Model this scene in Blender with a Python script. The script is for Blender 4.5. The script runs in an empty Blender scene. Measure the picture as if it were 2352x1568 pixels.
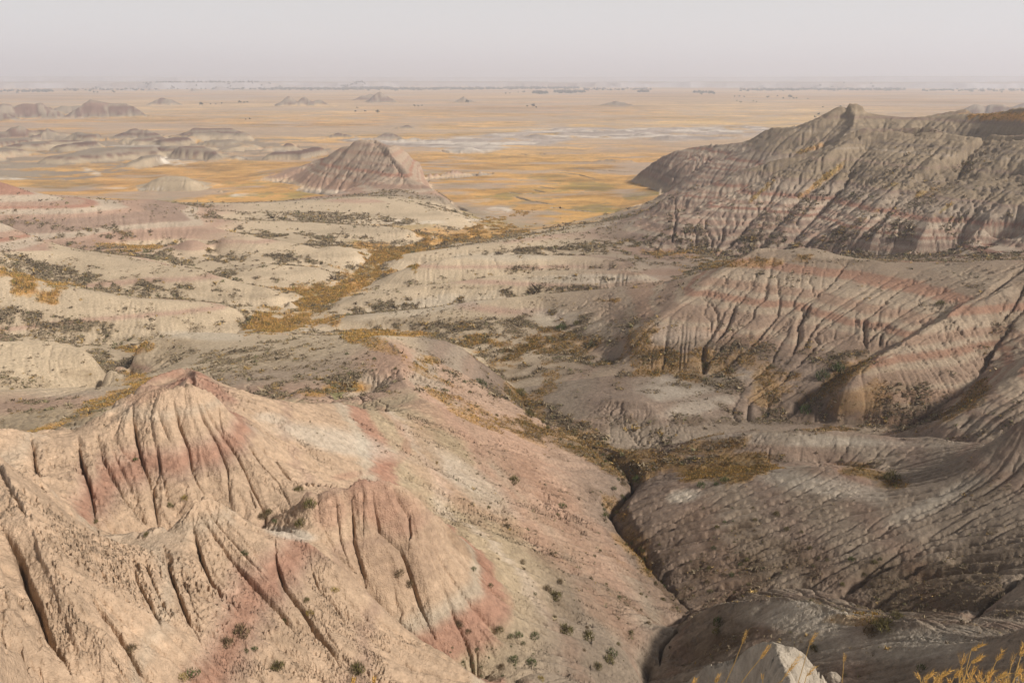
import bpy, math, random, os
import numpy as np
rng = np.random.default_rng(7)
random.seed(7)
D = bpy.data
COL = bpy.context.scene.collection
# ------------------------------------------------------------------ camera
CAMZ = 70.0                       # metres above the prairie
TX, PITCH = 0.643, math.radians(18.33)
SP, CP = math.sin(PITCH), math.cos(PITCH)
def ray(x, y):
    """photo position (2352 x 1568 frame) -> azimuth and drop per metre of distance"""
    X = (x - 1176) / 1176 * TX
    d = (784 - y) / 784 * TX / 1.5
    Y = CP + d * SP; Z = d * CP - SP
    R = np.hypot(X, Y)
    return np.arctan2(X, Y), -Z / R
def proj(az, r, z):
    X = np.sin(az) * r; Y = np.cos(az) * r; Z = z - CAMZ
    f = Y * CP - Z * SP
    u = Y * SP + Z * CP
    return 1176 + X / f / TX * 1176, 784 - u / f / (TX / 1.5) * 784
def fbm(x, y, seed, octaves=4, gain=.5, ridged=False):
    """value noise on world metres (x, y already divided by wavelength)"""
    out = np.zeros(x.shape, np.float32); amp = 1.; tot = 0.
    for o in range(octaves):
        g = np.random.default_rng(seed * 31 + o).random((256, 256), dtype=np.float32)
        xs = x * 2 ** o + 17.3 * o; ys = y * 2 ** o + 5.1 * o
        xi = np.floor(xs).astype(np.int32); yi = np.floor(ys).astype(np.int32)
        fx = (xs - xi).astype(np.float32); fy = (ys - yi).astype(np.float32)
        fx = fx * fx * (3 - 2 * fx); fy = fy * fy * (3 - 2 * fy)
        x0 = xi & 255; x1 = (xi + 1) & 255; y0 = yi & 255; y1 = (yi + 1) & 255
        v = (g[y0, x0] * (1 - fx) + g[y0, x1] * fx) * (1 - fy) + (g[y1, x0] * (1 - fx) + g[y1, x1] * fx) * fy
        v = v * 2 - 1
        if ridged: v = 1 - 2 * np.abs(v)
        out += amp * v; tot += amp; amp *= gain
    return out / tot
# ------------------------------------------------------------------ relief lines
# valleys: third value = height;   crests: third value = distance from the lookout
VAL = [
 [(1520,1470,18.5),(1585,1405,17.5),(1500,1310,16),(1475,1270,15.5),(1425,1215,14.5),(1400,1175,14),(1455,1115,12.5),(1440,1080,12),(1385,1045,11),(1290,995,10),(1215,950,9),(1195,915,8.5),(1165,870,8),(1110,810,7.5),(1050,778,7),(960,764,6.2),(880,758,5.5),(760,757,5),(700,750,4.6),(640,742,4.2)],
 [(640,740,4.2),(700,715,4),(690,695,3.8),(760,660,3.3),(850,625,3),(870,600,2.7),(930,575,2.4),(1060,555,2),(1110,530,1.5),(1150,505,1)],
 [(560,752,4.8),(612,716,4.3),(668,694,4),(740,672,3.6),(815,642,3.3),(832,612,3.0),(865,583,2.8),(1000,546,2.2),(1115,514,1.2)],
 [(745,742,4.9),(752,705,4.4),(790,678,4),(850,655,3.5),(872,628,3.2),(880,603,2.9),(905,592,2.7),(1000,567,2.4),(1080,556,2.1),(1155,536,1.6)],
 [(260,795,6),(280,830,7),(305,875,8),(300,898,9),(200,928,11.5),(100,975,14),(20,1001,16)],
 [(-60,610,17),(53,628,14),(167,655,11),(300,681,8.5),(433,691,7),(567,701,5),(650,705,4.2)],
 [(-60,755,11),(40,768,9.5),(150,780,8),(213,790,6.5),(270,790,6)],
 [(-60,880,12),(0,878,11),(180,876,10),(290,890,8.6)],
 [(1455,1112,12.5),(1600,1078,15.5),(1750,1062,17.4),(1900,1060,18),(2000,1085,19),(2060,1118,19.8),(2180,1060,24)],
 [(1700,968,10.4),(1790,962,11),(1828,945,11.8),(1885,901,14),(1958,848,16.5),(2051,795,19.5),(2105,772,21.5),(2180,710,25),(2260,665,28)],
 [(1790,962,11),(2088,988,12.6),(2135,955,14.5),(2195,928,15.5),(2231,901,17),(2258,868,18),(2275,811,20),(2301,778,22),(2348,708,26),(2400,660,29)],
 [(1470,690,8),(1540,645,9),(1640,605,10),(1700,588,10.5)],
 [(1600,1395,17.5),(1700,1365,19),(1850,1350,20.5),(1970,1385,22),(2120,1415,24),(2210,1436,26),(2280,1385,29),(2352,1330,32),(2420,1290,35)],
 [(1442,413,1),(1475,425,1.2),(1510,437,2),(1532,446,3.2),(1500,462,2.6),(1455,473,1.5)],
 [(383,561,9),(417,585,7.5),(443,606,6),(520,650,5),(640,664,4),(700,672,3.6)],
]
HID = [  # x of the photo, distance, height: ground hidden behind crests
 [(560,214,4.8),(440,214,5),(330,208,5.6)],
 [(1330,128,9.5),(1450,127,9.4),(1600,127,9.4),(1760,127,9.8),(1950,128,10.5),(2100,127,12),(2250,122,15.5)],
 [(1700,285,10.8),(1850,288,12),(2060,280,13),(2200,288,15),(2420,288,17)],
 [(1600,455,11),(1720,440,20),(1845,428,27),(2000,432,27),(2200,432,28),(2420,428,30)],
 [(1440,620,0),(1600,630,0),(1800,610,0),(1960,590,2)],
 [(1990,560,46),(2100,560,50),(2420,540,53)],
 [(1960,660,0),(2420,700,0)],
 [(560,690,.5),(760,720,.5),(950,700,.5),(1100,660,.5)],
 [(600,590,1),(690,578,1.5),(740,545,2)],
 [(-100,660,3),(200,640,1)],
 [(770,226,4.5),(900,227,5),(1200,227,7.5),(1530,226,10)],
 [(860,250,4),(1000,251,5),(1200,252,7.5),(1530,256,9)],
 [(930,283,3.5),(1150,283,6),(1300,290,8)],
 [(170,49.5,40.5),(235,49,39),(300,49,38.2),(400,49.5,38.5),(500,50,38.8),(611,48.8,40.8)],
 [(690,47.5,42),(784,46,39.5),(838,45,37),(918,44,35.5),(1006,43,33.5),(1100,42,32)],
 [(560,92,30),(700,104,27.5),(850,120,23)],
 [(-60,73,38),(100,74,37),(230,76,38),(380,70,43)],
 [(1528,56,22),(1532,48,27),(1540,38,32.5),(1548,30,37),(1550,22,43)],
 [(1560,31,38),(1750,29,38),(1950,28,39)],
 [(860,62,36),(960,66,32),(1080,70,29)],
 [(100,600,.6),(300,600,.6)],
 [(560,355,7),(700,350,7),(880,338,3.5)],
 [(560,392,6),(700,385,6),(900,374,4),(1010,362,2)],
 [(330,345,7.5),(480,338,6.5),(600,300,6),(760,294,4)],
 [(-60,360,9),(60,345,9),(200,330,10),(330,312,8.5)],
]
CRE = [
 # fluted wall at the left and its red peak
 [(-80,990,59),(0,995,60),(75,998,61),(150,995,62),(200,978,62),(230,950,62),(265,925,63),(300,920,62.5),(380,905,61),(420,893,61),(470,903,60.5),(500,920,60.5),(525,955,61)],
 [(265,918,72),(330,890,75),(420,855,78),(450,862,78),(520,900,77.5),(583,930,77)],
 [(440,875,70),(450,862,78)],
 [(530,958,64),(580,945,68),(620,932,72),(680,925,77),(784,921,84),(850,935,88),(930,942,95),(1000,930,102),(960,900,110),(930,870,117),(920,835,124),(905,800,131),(865,768,140)],
 [(540,975,60.5),(600,1010,61),(648,1041,61.5),(705,1071,62),(784,1100,62.5)],
 [(700,1135,49.5),(760,1130,49.5),(800,1120,50),(870,1110,50.5),(918,1118,50.5),(945,1138,50.5),(1036,1209,51.5),(1106,1290,52.5),(1163,1320,54.5),(1254,1363,56),(1301,1407,55),(1368,1447,54),(1430,1490,52),(1500,1568,49)],
 [(81,1092,50),(144,1165,46),(201,1229,43.5),(269,1274,41),(292,1273,41),(319,1256,41.5),(363,1222,42.3),(403,1224,42),(430,1180,43),(450,1152,43.5),(477,1150,43.5),(544,1186,43),(605,1236,42),(655,1217,42.5),(682,1223,42.5),(722,1249,42),(784,1300,41.5),(838,1353,41),(918,1441,40),(1006,1491,39.5),(1069,1538,39),(1110,1580,38.5)],
 [(-60,1000,47),(0,1061,43),(30,1128,40),(67,1189,38),(111,1249,36.5),(128,1296,35),(168,1377,33),(201,1417,32.5),(240,1470,31.5),(300,1568,30)],
 [(-80,1240,37.5),(-80,1568,28)],
 # centre hills
 [(280,797,183),(340,775,186),(440,758,188),(560,764,186),(700,771,178),(800,771,160),(865,768,140),(934,768,145),(1017,778,147),(1061,798,146),(1110,836,147.5),(1165,880,149)],
 [(1288,1051,108),(1338,1055,109),(1400,1080,109),(1440,1110,106.5)],
 # left rounded rows
 [(-80,575,290),(0,575,290),(173,578,288),(290,596,283),(377,611,276),(450,614,268),(550,651,256),(617,655,250),(668,680,243)],
 [(-80,600,248),(0,614,245),(67,642,242),(167,660,236),(300,684,230),(430,693,226),(520,700,224),(612,713,224)],
 [(-80,772,178),(0,772,178),(120,778,174),(180,790,170),(210,805,167),(250,835,162),(292,872,159)],
 [(-80,887,136),(0,885,138),(130,882,140),(250,890,143),(295,899,147)],
 [(530,624,283),(627,604,285),(700,612,282),(785,640,276)],
 [(-80,400,400),(0,412,400),(50,440,385),(127,456,375),(193,476,365),(283,472,370),(400,495,360),(520,530,345),(640,562,330),(740,585,310)],
 [(290,462,395),(350,454,400),(450,475,395)],
 [(467,478,420),(583,466,425),(633,471,422),(784,457,420),(834,457,415),(900,466,408),(984,486,395),(1067,499,388),(1120,511,380)],
 [(500,507,372),(600,506,372),(700,510,368),(784,516,362),(917,519,350),(997,532,340),(1040,543,335)],
 [(420,540,325),(560,540,322),(667,555,315),(784,563,308),(862,580,298)],
 [(-80,480,318),(0,506,310),(83,549,302),(125,563,300)],
 # low spurs right of the grass valley
 [(900,596,294),(924,581,295),(1017,571,295),(1151,556,300),(1300,535,320)],
 [(866,640,262),(934,612,262),(1017,590,262),(1080,583,265),(1200,583,265),(1300,585,265),(1420,600,262)],
 [(765,700,236),(834,675,238),(951,655,240),(1067,641,240),(1234,618,242),(1351,616,242),(1517,623,240)],
 [(712,760,213),(784,733,215),(884,718,215),(1001,703,215),(1101,688,214),(1250,672,212),(1400,660,212),(1530,655,212)],
 # big banded hill, its spurs
 [(1440,785,165),(1520,720,178),(1585,681,186),(1661,621,198),(1715,591,206),(1741,573,210),(1795,575,212),(1845,569,212),(1885,573,211),(1945,591,208),(2001,593,207),(2041,611,204),(2101,618,204),(2185,604,206),(2285,596,208),(2352,596,208),(2450,590,208)],
 [(2430,630,196),(2320,655,190),(2228,698,178),(2135,762,164),(2068,796,157),(2000,838,149),(1930,895,142)],
 [(2450,780,156),(2330,860,141),(2230,930,134),(2150,972,130)],
 [(1500,850,158),(1650,860,157)],
 [(1400,915,139),(1500,925,137)],
 [(1240,720,206),(1330,790,180),(1420,840,165)],
 # lower right
 [(1480,1130,99.5),(1560,1107,99),(1650,1094,98),(1770,1090,97),(1870,1073,96),(1917,1071,95.5),(1954,1078,95),(1984,1085,94.5),(2021,1102,94),(2062,1122,93),(2105,1103,93),(2189,1080,93),(2240,1045,93),(2290,1000,94),(2352,950,95),(2450,890,97)],
 [(1400,1038,119),(1480,1025,119),(1568,1011,118),(1635,991,117),(1795,981,115.5),(1901,980,116),(1968,988,116.5),(2068,998,117.5),(2128,991,117),(2191,1000,115),(2235,1000,113),(2281,1011,110),(2400,1000,108)],
 [(1535,1462,63.5),(1602,1417,62),(1635,1397,60.5),(1696,1377,58),(1770,1364,57),(1827,1358,56),(1870,1367,55),(1917,1384,54),(1958,1399,53),(2021,1402,52),(2099,1414,50.5),(2139,1431,50),(2206,1448,49),(2307,1449,47),(2352,1428,46),(2450,1390,44)],
 [(1570,1520,56),(1640,1510,51.5),(1800,1568,46),(1950,1568,44),(2150,1568,42),(2450,1568,39)],
 [(1530,1560,23.5),(1568,1545,22.5),(1628,1518,21.5),(1696,1495,20.7),(1746,1464,20.2),(1772,1478,19.2),(1797,1512,17.6),(1812,1545,16),(1822,1580,14.8)],
 [(1760,1466,20.2),(1803,1471,19.9),(1854,1488,19.7),(1887,1518,19.8),(1904,1542,20),(1925,1575,20)],
 # fluted wall at the right: front crest, back crest
 [(1190,532,372),(1300,518,382),(1480,498,380),(1560,470,375),(1640,430,372),(1690,400,370),(1735,385,370),(1801,356,370),(1858,349,371),(1901,336,373),(1935,322,375),(2001,312,378),(2051,311,380),(2135,315,376),(2201,316,372),(2251,322,368),(2301,325,364),(2352,326,360),(2450,328,352)],
 [(1445,408,574),(1490,378,562),(1550,348,552),(1635,332,545),(1711,329,520),(1768,294,520),(1801,291,515),(1858,281,508),(1895,266,500),(1915,254,495),(1941,245,490),(1965,249,488),(1981,262,490),(2001,266,490),(2068,269,488),(2168,269,480),(2235,266,470),(2352,261,450),(2450,261,440)],
 # central butte
 [(545,409,620),(600,398,628),(660,385,640),(700,377,636),(722,368,612),(745,357,590),(784,337,560),(807,324,550),(834,317,545),(861,329,535),(894,342,520),(904,359,510),(927,379,495),(951,412,475),(984,432,460),(1030,455,445)],
 [(894,342,520),(917,337,550),(951,362,575),(1017,374,590),(1077,380,600),(1128,395,618)],
 [(227,427,560),(283,416,562),(333,404,570),(383,398,575),(427,401,570),(467,415,555),(508,420,545)],
]
# ribs of the right-hand wall: from crest N down to the lower left
RIBS = [
 [(1858,349,371),(1790,395,352),(1700,445,338),(1600,490,328),(1440,530,318)],
 [(1935,322,375),(1880,390,345),(1800,450,325),(1700,510,312),(1600,560,303),(1500,590,298)],
 [(2051,311,380),(1990,380,345),(1930,440,325),(1850,500,308),(1760,550,298),(1640,592,290)],
 [(2135,315,376),(2080,390,340),(2030,440,322),(1960,500,304),(1880,550,293),(1820,575,288)],
 [(2201,316,372),(2150,400,332),(2110,460,312),(2050,520,296),(1980,575,284),(1930,590,281)],
 [(2280,324,366),(2250,410,324),(2200,480,302),(2120,555,284),(2075,606,275)],
 [(2352,326,360),(2345,400,322),(2290,490,296),(2230,560,279),(2200,590,273)],
 [(2440,330,354),(2440,420,315),(2400,500,290),(2340,570,274)],
 [(1981,262,490),(1960,300,458),(1925,330,438)],
 [(1915,254,495),(1850,300,470),(1780,345,455),(1700,380,448)],
 [(1801,291,515),(1720,340,495),(1620,385,480),(1545,422,486)],
 [(1635,332,545),(1560,378,520),(1490,415,545)],
]
PLAIN = [
 [(1045,472),(1125,507),(1160,527),(1290,512),(1405,490),(1440,455),(1430,418),(1475,385),(1540,330),(1650,315),(1740,290),(1740,262),(-200,262),(-200,300),(240,300),(560,315),(760,310),(860,310),(960,352),(1140,396),(1100,402),(960,402),(1000,440)],
 [(130,427),(230,432),(330,438),(440,440),(520,425),(600,425),(700,440),(800,455),(640,466),(480,470),(420,464),(300,450),(200,450)],
 [(230,405),(400,375),(540,380),(700,372),(560,402),(500,415),(430,396),(300,408)],
]
def poly_mask(px, py, poly):
    m = np.zeros(px.shape, bool)
    n = len(poly)
    for i in range(n):
        x0, y0 = poly[i]; x1, y1 = poly[(i + 1) % n]
        if y0 == y1: continue
        c = ((y0 > py) != (y1 > py)) & (px < (x1 - x0) * (py - y0) / (y1 - y0) + x0)
        m ^= c
    return m
def world_line(kind, pts):
    out = []
    for x, y, w in pts:
        if kind == 'H':
            a, _ = ray(x, 900.); out.append((float(a), math.log(y), w))
        else:
            a, d = ray(x, y)
            if kind == 'V': r = (CAMZ - w) / d; z = w
            else: r = w; z = CAMZ - d * w
            out.append((float(a), math.log(r), float(z)))
    return out
LINES = [('V', world_line('V', l)) for l in VAL] + [('H', world_line('H', l)) for l in HID] + \
        [('R', world_line('R', l)) for l in CRE] + [('R', world_line('R', l)) for l in RIBS]
# cliff under the lookout
for rr, zl, zg, zr in [(1.6, 67.95, 67.95, 67.95), (2.2, 67.4, 67.4, 67.4), (3.0, 66.3, 66.6, 66.3), (4.5, 63, 64.5, 63), (8, 56, 61, 57), (14, 45, 57.2, 50), (20, 38, None, 46), (27, 38, None, None)]:
    for xs, zz in (((-700, 1600), zl), ((1795, 1840), zg), ((2060, 3050), zr)):
        if zz is None: continue
        a0 = float(ray(xs[0], 1560.)[0]); a1 = float(ray(xs[1], 1560.)[0])
        LINES.append(('H', [(a0, math.log(rr), zz), (a1, math.log(rr), zz)]))
LINES.append(('H', world_line('R', [(0,1568,28.6),(0,1420,32),(0,1300,35.5)])))
A0, A1 = -0.84, 0.84
L0, L1 = math.log(1.6), math.log(1000.)
def solve(h, init=None, iters=160):
    nu = int((A1 - A0) / h) + 1; nv = int((L1 - L0) / h) + 1
    acc = np.zeros((nv, nu)); cnt = np.zeros((nv, nu)); val = np.zeros((nv, nu), bool)
    for kind, l in LINES:
        for (a, b) in zip(l[:-1], l[1:]):
            n = int(max(abs(a[0] - b[0]), abs(a[1] - b[1])) / h * 1.6) + 2
            t = np.linspace(0, 1, n)
            i = ((a[0] + (b[0] - a[0]) * t - A0) / h + .5).astype(int)
            j = ((a[1] + (b[1] - a[1]) * t - L0) / h + .5).astype(int)
            z = a[2] + (b[2] - a[2]) * t
            ok = (i >= 0) & (i < nu) & (j >= 0) & (j < nv)
            np.add.at(acc, (j[ok], i[ok]), z[ok]); np.add.at(cnt, (j[ok], i[ok]), 1)
            if kind != 'R': val[j[ok], i[ok]] = True
    fix = cnt > 0
    z0 = np.where(fix, acc / np.maximum(cnt, 1), 0)
    az = A0 + np.arange(nu) * h; rr = np.exp(L0 + np.arange(nv) * h)
    AZ, RR = np.meshgrid(az, rr)
    px, py = proj(AZ, RR, .5)
    for p in PLAIN:
        m = poly_mask(px, py, p) & (RR > 300) & ~fix
        z0[m] = .5; fix |= m; val |= m
    z0[-1] = .3; fix[-1] = True; val[-1] = True
    z0[0] = 67.95; fix[0] = True
    Z = np.full((nv, nu), 20.) if init is None else init(AZ, np.log(RR))
    Z[fix] = z0[fix]
    ii, jj = np.indices(Z.shape)
    reds = [((ii + jj) % 2 == k) & ~fix for k in (0, 1)]
    w = 1.85 if h > .01 else 1.6
    for k in range(iters):
        for rd in reds:
            P = np.pad(Z, 1, mode='edge')
            a = (P[:-2, 1:-1] + P[2:, 1:-1] + P[1:-1, :-2] + P[1:-1, 2:]) * .25
            Z[rd] += w * (a[rd] - Z[rd])
    return Z, fix, val, nu, nv
def interp(Z, h):
    def f(az, lr):
        x = np.clip((az - A0) / h, 0, Z.shape[1] - 1.001); y = np.clip((lr - L0) / h, 0, Z.shape[0] - 1.001)
        i = x.astype(int); j = y.astype(int); fx = x - i; fy = y - j
        return (Z[j, i] * (1 - fx) + Z[j, i + 1] * fx) * (1 - fy) + (Z[j + 1, i] * (1 - fx) + Z[j + 1, i + 1] * fx) * fy
    return f
Zc = None; f = None
for h, n in ((.032, 300), (.016, 160), (.008, 120), (.004, 60), (.0026, 26)):
    Zc, fix, val, nu, nv = solve(h, f, n)
    f = interp(Zc, h)
HC = .0026
azc = A0 + np.arange(nu) * HC; rc = np.exp(L0 + np.arange(nv) * HC)
AZC, RC = np.meshgrid(azc, rc)
PXC, PYC = proj(AZC, RC, Zc)
# hills are round on top and keep their sharp gully lines; the walls stay edgy
soft = np.ones_like(Zc)
soft[(RC < 68) & (AZC < .12)] = .12
soft[(RC > 275) & (RC < 580) & (PXC > 1440)] = .1
soft[(RC > 440) & (RC < 640) & (PXC > 500) & (PXC < 1150)] = .1
soft[RC < 30] = .8
hold = val | (RC > 900)
for k in range(14):
    P = np.pad(Zc, 1, mode='edge')
    a = (P[:-2, 1:-1] + P[2:, 1:-1] + P[1:-1, :-2] + P[1:-1, 2:]) * .25
    Zc = np.where(hold, Zc, Zc + soft * .8 * (a - Zc))
for k in range(2):
    P = np.pad(Zc, 1, mode='edge')
    a = (P[:-2, 1:-1] + P[2:, 1:-1] + P[1:-1, :-2] + P[1:-1, 2:]) * .25
    Zc = Zc + .5 * (a - Zc)
fc = interp(Zc, HC)
HAZE = 2.0e-4; SKYC = (.88, .885, .91); SKYT = (.73, .73, .73); SUNE = 5.0; SUNA = 6.0; EXPO = -0.01
# ------------------------------------------------------------------ fine grid
def steps(a, b, h): return np.linspace(a, b, max(2, int((b - a) / h + .5)), endpoint=False)
Q = 1.0
LR = np.concatenate([steps(math.log(1.6), math.log(14), .012 * Q), steps(math.log(14), math.log(27), .003 * Q),
                     steps(math.log(27), math.log(160), .0015 * Q), steps(math.log(160), math.log(330), .0019 * Q),
                     steps(math.log(330), math.log(700), .0026 * Q), steps(math.log(700), math.log(6500), .006 * Q),
                     steps(math.log(6500), math.log(60000), .014 * Q), [math.log(60000)]])
AZ1 = np.concatenate([steps(-.84, -.70, .004 * Q), steps(-.70, .70, .0012 * Q), steps(.70, .84, .004 * Q), [.84]])
if len(LR) % 2 == 0: LR = np.append(LR, LR[-1] + .014)
if len(AZ1) % 2 == 0: AZ1 = np.append(AZ1, AZ1[-1] + .003)
NV, NU = len(LR), len(AZ1)
R1 = np.exp(LR)
DA = np.gradient(AZ1); DL = np.gradient(LR)
AZ, LRG = np.meshgrid(AZ1, LR)
RR = np.exp(LRG)
WX = np.sin(AZ) * RR; WY = np.cos(AZ) * RR
Z = fc(AZ, np.minimum(LRG, L1 - .002))
Z = np.where(RR > 900, np.clip(1000 - RR, 0, 100) / 100 * Z, Z)
# ---- far buttes: crest in the photo, foot line
BUT = [
 ([(0,238),(33,239),(67,234),(97,236),(118,247)],274,.62),([(-60,240),(0,252),(18,266)],279,.6),
 ([(127,246),(160,239),(185,243)],262,.6),([(186,243),(207,229),(243,232),(283,232),(308,246),(325,258)],271,.62),
 ([(340,238),(370,222),(397,229),(410,236)],243,.4),([(642,234),(663,219),(683,231),(700,222),(713,232),(732,226)],244,.55),
 ([(817,221),(851,212)],232,.5),([(848,230),(871,207),(884,213),(905,226)],237,.62),([(1046,229),(1064,219),(1082,227)],236,.55),
 ([(1392,236),(1414,231),(1448,238)],244,.3),([(2180,264),(2241,239),(2301,240),(2341,256)],270,.5),([(2331,246),(2352,232),(2420,222)],250,.5),
 ([(440,206),(448,201)],211,.4),([(487,202),(510,196),(530,202)],208,.5),([(263,206),(300,203)],209,.4),([(340,206),(360,203)],210,.4),([(555,204),(590,203)],209,.4),
 ([(247,316),(287,305),(312,293),(340,303),(360,315)],322,.32),([(427,306),(450,295),(530,296),(560,312)],319,.3),
 ([(-40,300),(0,304),(40,297),(80,311)],323,.35),([(83,308),(110,302),(137,312)],322,.35),([(160,314),(180,307),(200,315)],322,.3),([(747,312),(777,304),(815,311)],320,.3),
 ([(895,296),(937,287),(952,294)],299,.3),([(850,318),(891,302),(928,318)],324,.35),([(920,322),(951,314),(975,322)],327,.3),([(1050,351),(1074,339),(1108,349)],355,.3),
 ([(1356,370),(1401,362),(1451,367),(1470,372)],376,.35),([(30,282),(70,280)],284,.15),([(120,285),(200,283)],288,.15),
 ([(1490,320),(1560,316)],322,.15),([(1360,322),(1380,320)],324,.2),([(1430,325),(1460,322)],327,.2),([(2100,232),(2180,231)],235,.15),([(1120,330),(1130,327)],333,.2),
 ([(360,317),(400,313),(430,317)],321,.3),([(560,316),(640,318),(700,316)],321,.2),
]
far_lo = np.searchsorted(R1, 560); far_hi = np.searchsorted(R1, 6500)
butm = np.zeros(Z.shape, np.float32)
for bi, (cr, by, sl) in enumerate(BUT):
    xm = sum(p[0] for p in cr) / len(cr)
    db = float(ray(xm, by)[1]); rb = CAMZ / max(db, .008)
    P = []
    for x, y in cr:
        a, dc = ray(x, y); a = float(a); dc = float(dc)
        zc = max(1.0, (CAMZ - dc * rb) / (1 + dc / sl)); rc_ = rb + zc / sl
        P.append((math.sin(a) * rc_, math.cos(a) * rc_, zc))
    hm = max(p[2] for p in P); rad = hm / sl * 1.8 + 10
    dmin = np.hypot(P[0][0], P[0][1]); amin = min(math.atan2(p[0], p[1]) for p in P); amax = max(math.atan2(p[0], p[1]) for p in P)
    i0, i1 = np.searchsorted(AZ1, [amin - rad / rb, amax + rad / rb]); j0, j1 = np.searchsorted(R1, [rb - 20, rb + 3 * rad])
    if i1 <= i0: continue
    sx, sy = WX[j0:j1, i0:i1], WY[j0:j1, i0:i1]
    wv = hm * .25
    ds = fbm(sx / (hm * 1.1), sy / (hm * 1.1), 50 + bi, 4) * wv + fbm(sx / (hm * .33), sy / (hm * .33), 90 + bi, 3, ridged=True) * wv * .35
    best = np.full(sx.shape, -1e3)
    for (a, b) in zip(P[:-1], P[1:]):
        dx, dy = b[0] - a[0], b[1] - a[1]; L2 = dx * dx + dy * dy
        t = np.clip(((sx - a[0]) * dx + (sy - a[1]) * dy) / L2, 0, 1)
        d = np.hypot(sx - a[0] - t * dx, sy - a[1] - t * dy)
        zz = a[2] + (b[2] - a[2]) * t
        dd = np.maximum(d + ds * np.clip(d / hm, 0, 1), 0)
        h = zz - sl * dd
        h = np.where(h < zz * .18, zz * .18 * np.exp(np.clip((h - zz * .18) / (zz * .3), -9, 0)) , h)
        best = np.maximum(best, np.where(dd < zz / sl * 3, h, 0))
    Z[j0:j1, i0:i1] = np.maximum(Z[j0:j1, i0:i1], np.where(best > .06, best, 0))
    butm[j0:j1, i0:i1] = np.maximum(butm[j0:j1, i0:i1], np.clip(best / 1.2, 0, 1))
# ---- tablelands on the skyline
jf = np.searchsorted(R1, 3000)
fx_, fy_ = WX[jf:], WY[jf:]; fr_ = RR[jf:]
n1 = fbm(fx_ / 1800, fy_ / 1800, 3, 5); n2 = fbm(fx_ / 5000, fy_ / 5000, 4, 5); n3 = fbm(fx_ / 500, fy_ / 500, 5, 4, ridged=True)
s = lambda x: np.clip(x, 0, 1) ** 2 * (3 - 2 * np.clip(x, 0, 1))
pxf = np.tan(AZ[jf:])/TX*1176+1176
t1 = 30 * s((fr_ - 6100 + 1500 * n1 + 160 * n3) / 90) * np.clip(.85 + .7 * n2 + .5 * n3, .35, 1.3)
t2 = 42 * s((fr_ - 9800 + 2600 * n2 + 500 * n3) / 350)
hz = np.interp(pxf, [0, 400, 700, 950, 1250, 1500, 1800, 2352], [-.0012, .0035, .0055, .0078, .0088, .0065, .002, .0015])
t3 = s((fr_ - 18500 - 1500 * n2) / 4500) * np.maximum(0, 70 + hz * 23000 + 20 * n1 - 68)
Z[jf:] += t1 + t2 + t3
mesam = np.zeros(Z.shape, np.float32)
# ---- hummocky ground at the left middle distance, broken ground in the prairie
PX, PY = proj(AZ, RR, np.minimum(Z, 3))
HUM = [(-300,318),(130,312),(250,322),(430,320),(560,318),(700,322),(752,335),(762,346),(735,356),(690,366),(600,369),(520,366),(450,372),(392,368),(345,383),(260,397),(215,408),(150,414),(50,411),(-300,408)]
jj0, jj1 = np.searchsorted(R1, [430, 1400])
mh = poly_mask(PX[jj0:jj1], PY[jj0:jj1], HUM).astype(np.float32)
for k in range(10):
    P = np.pad(mh, 1, mode='edge'); mh = (P[:-2, 1:-1] + P[2:, 1:-1] + P[1:-1, :-2] + P[1:-1, 2:]) * .25
hx, hy = WX[jj0:jj1], WY[jj0:jj1]
wq = fbm(hx / 60, hy / 60, 12, 3) * 26
hn = fbm((hx + wq) / 62, (hy + wq) / 84, 11, 3, .4); hb = 1 - np.abs(hn) * 2.6
hmm = np.clip(.62 - np.clip(hb, 0, 1), 0, 1) ** .75 * 11.5 * (1 + .5 * fbm(hx / 150, hy / 150, 15, 2)) + fbm(hx / 22, hy / 22, 14, 3) * .9 - 1.0
Z[jj0:jj1] += np.where(mh > .02, np.maximum(hmm, 0) * s(mh * 1.6), 0)
humm = np.zeros(Z.shape, np.float32); humm[jj0:jj1] = s(mh * 1.6) * np.clip(hmm / 1.5, 0, 1)
WHITE = [(760,318),(860,318),(900,322),(1000,318),(1100,312),(1200,298),(1300,292),(1500,294),(1750,290),(1800,300),(1700,318),(1540,325),(1450,320),(1330,318),(1260,335),(1170,340),(1120,350),(1050,352),(1000,345),(880,335),(800,328)]
jw0, jw1 = np.searchsorted(R1, [520, 1700])
mw = poly_mask(PX[jw0:jw1], PY[jw0:jw1], WHITE).astype(np.float32)
for k in range(8):
    P = np.pad(mw, 1, mode='edge'); mw = (P[:-2, 1:-1] + P[2:, 1:-1] + P[1:-1, :-2] + P[1:-1, 2:]) * .25
Z[jw0:jw1] += mw * np.clip(fbm(WX[jw0:jw1] / 35, WY[jw0:jw1] / 35, 21, 4), 0, 1) * 4.5
wflat = np.zeros(Z.shape, np.float32); wflat[jw0:jw1] = mw
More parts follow.
